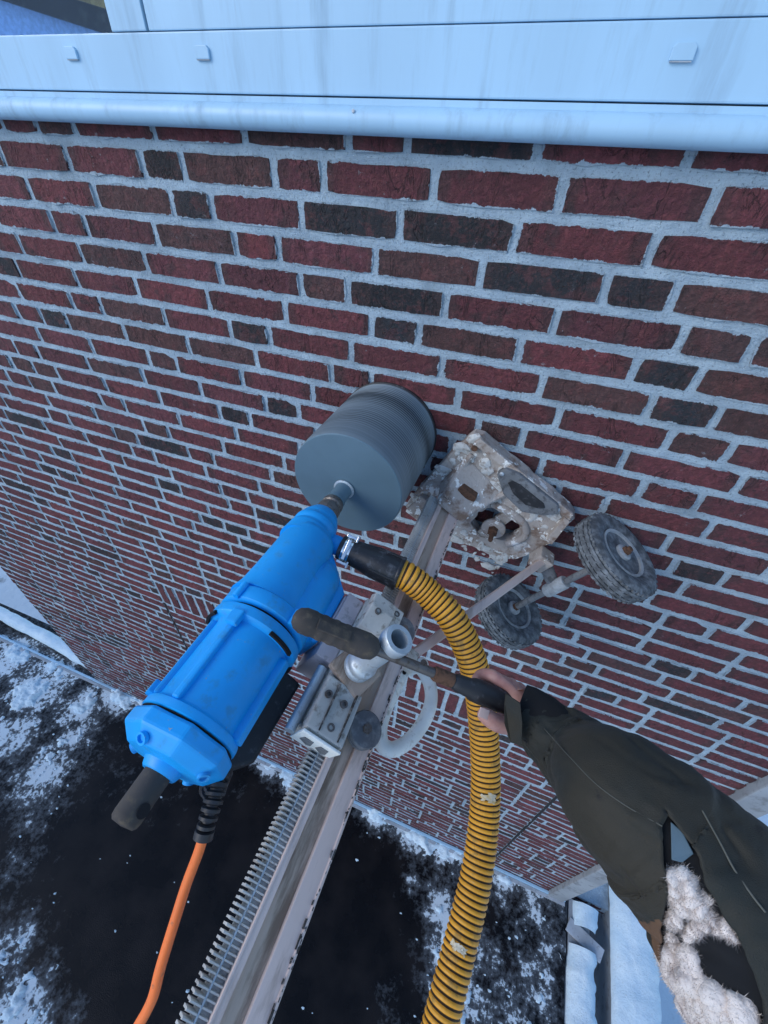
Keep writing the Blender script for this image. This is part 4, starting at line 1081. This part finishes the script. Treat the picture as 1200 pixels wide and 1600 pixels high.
# sleeve: lofted tube with folds; torn open near the elbow to show the lining
spath = [at(*q) for q in [(812, 1112, dg * 1.0), (850, 1138, dg * .97), (905, 1186, dg * .90), (975, 1248, .500), (1040, 1306, .470), (1106, 1378, .450), (1180, 1480, .430), (1262, 1600, .420), (1350, 1730, .420), (1450, 1880, .430)]]
srad = [.040, .047, .058, .0735, .079, .085, .095, .113, .125, .13]
NS, NA = 260, 220
sp1 = spline(spath, 20); tot = len(sp1) - 1
def sr(t):
    x = t * (len(srad) - 1); i = min(int(x), len(srad) - 2); u = x - i; u = u * u * (3 - 2 * u)
    return srad[i] * (1 - u) + srad[i + 1] * u
def sleeve_surface(off, seed, amp, t0=0.0, t1=1.0, ns=NS, na=NA):
    V = []; th = 2 * np.pi * np.arange(na) / na
    for i in range(ns):
        t = t0 + (t1 - t0) * i / (ns - 1); x = t * tot; k = min(int(x), tot - 1); c = sp1[k].lerp(sp1[k + 1], x - k)
        d = (sp1[min(k + 2, tot)] - sp1[max(k - 1, 0)]).normalized()
        a = ((CAM - c) - d * (CAM - c).dot(d)).normalized(); b = d.cross(a)
        X_ = t * 9 + 3; Y_ = np.cos(th) * 1.3 + 5; Z_ = np.sin(th) * 1.3 + 9
        nz = fbm(X_ + Z_ * .7, Y_ + Z_ * .4, 3, seed) - .5
        nl_ = fbm(X_ * 2.2 + Z_, Y_ * 1.1 - Z_, 4, seed + 5) - .5
        fold = np.sin(t * 46 + 2.2 * np.sin(th + t * 5) + nz * 6) * .35 * (1 - t)
        deep = -np.abs(np.sin(t * 21 + 1.6 * np.cos(th * 1.0 + 1) + nz * 5)) ** 12
        r = sr(t) + off + amp * (nz * 2.0 + fold * .6 + nl_ * .9 + deep * .45)
        av, bv, cv = np.array(a), np.array(b), np.array(c)
        P_ = cv + (np.cos(th)[:, None] * av + np.sin(th)[:, None] * bv) * r[:, None]
        V += [Vector(q) for q in P_]
    return V
V = sleeve_surface(0, 3, .0065)
TEAR = [(1042, 1262), (1062, 1290), (1090, 1335), (1108, 1395), (1150, 1455), (1185, 1530), (1196, 1640), (1075, 1640), (1050, 1580), (1030, 1520), (1034, 1450), (1042, 1385), (1036, 1320)]
def inside(x, y, poly):
    c = False; n = len(poly)
    for i in range(n):
        x1, y1 = poly[i]; x2, y2 = poly[(i + 1) % n]
        if (y1 > y) != (y2 > y) and x < (x2 - x1) * (y - y1) / (y2 - y1) + x1: c = not c
    return c
BROWN = [(985, 1440), (1040, 1440), (1034, 1515), (1085, 1640), (985, 1640)]
_a, _b = np.meshgrid(np.arange(120), np.arange(NS)); TN = fbm(_a / 7.0, _b / 7.0, 3, 41) - .5
Fs, idx = [], []
for i in range(NS - 1):
    for j in range(NA):
        q = (i * NA + j, i * NA + (j + 1) % NA, (i + 1) * NA + (j + 1) % NA, (i + 1) * NA + j)
        c = (V[q[0]] + V[q[1]] + V[q[2]] + V[q[3]]) / 4
        th = 2 * math.pi * (j + .5) / NA; front = math.cos(th) > 0.02
        x, y, f_ = proj(c)
        x += TN[i, j % 120] * 16; y += TN[(i + 60) % NS, (j * 2) % 120] * 16
        if front and inside(x, y, TEAR): continue
        Fs.append(q); idx.append(1 if (front and inside(x, y, BROWN)) else 0)
slv = ppart('sleeve', (V, Fs), None, mats=[M['jacket'], M['jacket_brown']], idx=idx, smooth=True)
bm = bmesh.new(); bm.from_mesh(slv.data)
bmesh.ops.delete(bm, geom=[q for q in bm.verts if not q.link_faces], context='VERTS')
for _ in range(5):
    ed = [q for q in bm.verts if q.is_boundary]
    nw = {q: sum((e.other_vert(q).co for e in q.link_edges if e.is_boundary), Vector()) / max(1, sum(e.is_boundary for e in q.link_edges)) for q in ed}
    for q in ed: q.co = q.co.lerp(nw[q], .5)
bm.to_mesh(slv.data); bm.free()
so = slv.modifiers.new('thick', 'SOLIDIFY'); so.thickness = .0028; so.offset = -1
# dark inner cuff, folded cuff tab
c0_, c1_ = sp1[2], sp1[12]
ppart('inner_cuff', tube([q + UP * u_ for q, u_ in ((sp1[0] + (sp1[0] - sp1[6]) * .15, .006), (sp1[5], .007), (sp1[16], .005), (sp1[30], .0))], [.0375, .0400, .044, .046], 40, cap=False), M['cuff_knit'], smooth=True)
tabp = []
for k, (px, py, dd) in enumerate([(790, 1083, .985), (813, 1098, .955), (816, 1130, .93), (815, 1165, .935), (797, 1160, .955), (788, 1130, .96), (788, 1100, .975)]):
    tabp.append(at(px, py, dg * dd * .965))
n = len(tabp); back = [q + (q - CAM).normalized() * .004 for q in tabp]
ppart('cuff_tab', (tabp + back, [tuple(range(n)), tuple(range(2 * n - 1, n - 1, -1))] + [(i, (i + 1) % n, n + (i + 1) % n, n + i) for i in range(n)]), M['jacket'], bevel=.0015)
# seam lines stitched on the sleeve: walk the near surface
def seam(pxs, rad_):
    out = []
    for px, py in pxs:
        best = None
        for k in range(0, len(V), 3):
            q = V[k]; th = 2 * math.pi * (k % NA) / NA
            if math.cos(th) < .05: continue
            x, y, f_ = proj(q); d = (x - px) ** 2 + (y - py) ** 2
            if best is None or d < best[0]: best = (d, q)
        out.append(best[1] + (CAM - best[1]).normalized() * .0006)
    ppart('seam', tube(spline(out, 6), rad_, 6), M['seam'], slv)
seam([(850, 1140), (890, 1185), (935, 1225), (985, 1262), (1030, 1290)], .0007)
seam([(1095, 1270), (1125, 1310), (1150, 1360), (1175, 1400), (1198, 1430)], .0010)
# lining: dark inside layer, slate-blue piece and lumps of white fleece
V2 = sleeve_surface(-.0105, 3, .0065, .28, .98, 150, 120)
N2 = 120
ppart('torn_lining', (V2, [(i * N2 + j, i * N2 + (j + 1) % N2, (i + 1) * N2 + (j + 1) % N2, (i + 1) * N2 + j) for i in range(149) for j in range(N2)]), M['cuff_knit'], smooth=True)
def near_lining(px, py):
    best = None
    for k, q in enumerate(V2):
        if k % 2 or math.cos(2 * math.pi * (k % N2) / N2) < 0: continue
        x, y, f_ = proj(q); d = (x - px) ** 2 + (y - py) ** 2
        if best is None or d < best[0]: best = (d, q)
    return best[1]
bl = [near_lining(*q) for q in [(1046, 1285), (1066, 1300), (1080, 1335), (1062, 1352), (1046, 1345)]]
bl = [q + (CAM - q).normalized() * .004 for q in bl]; bk = [q - (CAM - q).normalized() * .003 for q in bl]; n = len(bl)
ppart('lining_patch', (bl + bk, [tuple(range(n)), tuple(range(2 * n - 1, n - 1, -1))] + [(i, (i + 1) % n, n + (i + 1) % n, n + i) for i in range(n)]), M['blue_lining'], bevel=.001)
fr = random.Random(12)
def fleece(pts):
    bm = bmesh.new()
    for px, py, r_ in pts:
        c = near_lining(px, py) + (CAM - near_lining(px, py)).normalized() * .002
        mm = Matrix.Translation(c - pw) @ Matrix.Rotation(fr.uniform(0, 3), 4, Vector((fr.random(), fr.random(), fr.random() + .1)).normalized()) @ Matrix.Diagonal((1.25, .9, .75, 1))
        bmesh.ops.create_icosphere(bm, subdivisions=2, radius=r_, matrix=mm)
    for v_ in bm.verts:
        q = v_.co * 220
        v_.co += Vector((math.sin(q.y * 1.3 + q.z), math.sin(q.z * 1.1 + q.x * .7), math.sin(q.x * 1.2 + q.y * .8))) * .0008
    v_ = [q.co + pw for q in bm.verts]; bm.verts.index_update(); f_ = [tuple(k.index for k in q.verts) for q in bm.faces]; bm.free()
    o = ppart('fleece_lining', (v_, f_), M['fleece'], smooth=True)
    # short pile standing off the lumps
    sv, sf = [], []
    for tri in f_:
        for _ in range(4):
            u1, u2 = fr.random(), fr.random()
            if u1 + u2 > 1: u1, u2 = 1 - u1, 1 - u2
            q0, q1, q2 = (v_[k] for k in tri); q = q0 + (q1 - q0) * u1 + (q2 - q0) * u2; nn_ = (q1 - q0).cross(q2 - q0).normalized()
            d = (nn_ + Vector((fr.gauss(0, .7), fr.gauss(0, .7), fr.gauss(0, .7)))).normalized() * fr.uniform(.0025, .007); s = d.cross(Vector((.3, .5, .8))).normalized() * .00022
            k = len(sv); sv += [q - s, q + s, q + d]; sf.append((k, k + 1, k + 2))
    pl = ppart('fleece_pile', (sv, sf), M['fleece'], o)
    pl['kind'] = 'stuff'
fl_pts = []
def blob(px, py, rx, ry, n_, r0):
    for _ in range(n_):
        t, q = fr.uniform(0, 6.28), fr.random() ** .5
        fl_pts.append((px + rx * q * math.cos(t), py + ry * q * math.sin(t), r0 * fr.uniform(.75, 1.2)))
blob(1068, 1385, 16, 38, 22, .0085); blob(1052, 1440, 5, 40, 9, .006); blob(1088, 1415, 12, 16, 8, .007)
for t in range(12):
    q = t / 11; fl_pts.append((1078 + 62 * q, 1462 - 34 * math.sin(min(1, q * 1.6) * 1.57) + 58 * max(0, q - .45), .0068))
blob(1062, 1510, 22, 22, 12, .012); blob(1092, 1560, 40, 32, 26, .013); blob(1140, 1590, 36, 22, 18, .012)
fleece(fl_pts)

# ================================================================== WHAT THE WINDOW REFLECTS
nb = empty('neighbour_house', 'pale gabled house across the yard with a dark sloping roof edge', 'house', (-13, -11, -3))
def npart(name, vf, mat, par=None, **k): return mesh(name, ([Vector(v) - Vector((-13, -11, -3)) for v in vf[0]], vf[1]), mat, par or nb, **k)

def refl(px, py, y):
    d = ray(px, py); P = on_y(px, py, -.018); r = Vector((d.x, -d.y, d.z)); return P + r * ((y - P.y) / r.y)
HY = -10.0
a_, b_ = refl(0, 0, HY), refl(145, 47, HY)
sl_ = (b_.z - a_.z) / (b_.x - a_.x)
hx0, hx1 = -22.0, -8.2
def hz_(x): return a_.z + sl_ * (x - a_.x)
npart('wall', prism([(hx0, -3.0), (hx1, -3.0), (hx1, hz_(hx1)), (hx0, hz_(hx0))], HY - 7, HY, 1), M['house_wall'])
rf = npart('roof', prism([(hx0 - .4, hz_(hx0 - .4) + .02), (hx1 + .5, hz_(hx1 + .5) + .02), (hx1 + .5, hz_(hx1 + .5) + .40), (hx0 - .4, hz_(hx0 - .4) + .40)], HY - 7.4, HY + .45, 1), M['house_roof'])
npart('chimney', box(-12.2, -11.6, HY - 1.2, HY - .5, hz_(-12.2) - .2, hz_(-12.2) + 1.2), M['house_ochre'], rf)
for x in (-19, -16, -13, -10.5):
    wn = npart('house_window', box(x - .6, x + .6, HY - .05, HY + .03, -.6, .9), M['white_frame'])
    npart('window_glass', box(x - .5, x + .5, HY + .031, HY + .04, -.5, .8), M['dark_slot'], wn)
tr = empty('bare_tree', 'bare winter tree standing beside the pale gabled house', 'tree', (-9.0, -13.5, -3))
tv_, tf_ = [], []
tg_ = random.Random(4)
def grow(p_, d_, L_, r_, lev, acc):
    q_ = p_ + d_ * L_; acc.append(tube([p_, p_.lerp(q_, .5) + Vector((tg_.gauss(0, .06), tg_.gauss(0, .06), 0)) * L_ * .5, q_], [r_, r_ * .8, r_ * .6], 6))
    if lev == 0: return
    for k in range(3):
        nd = (d_ + Vector((tg_.gauss(0, .55), tg_.gauss(0, .55), tg_.uniform(-.1, .4)))).normalized()
        grow(p_.lerp(q_, tg_.uniform(.55, 1)), nd, L_ * tg_.uniform(.6, .8), r_ * .55, lev - 1, acc)
acc = []; grow(Vector((0, 0, 3.2)), Vector((.1, 0, 1)).normalized(), 2.6, .13, 4, acc)
mesh('trunk', tube([(0, 0, 0), (.03, .02, 1.6), (0, 0, 3.3)], [.24, .18, .14], 10), M['bark'], tr, smooth=True)
cr = mesh('crown', join(*acc), M['bark'], tr); cr['kind'] = 'stuff'
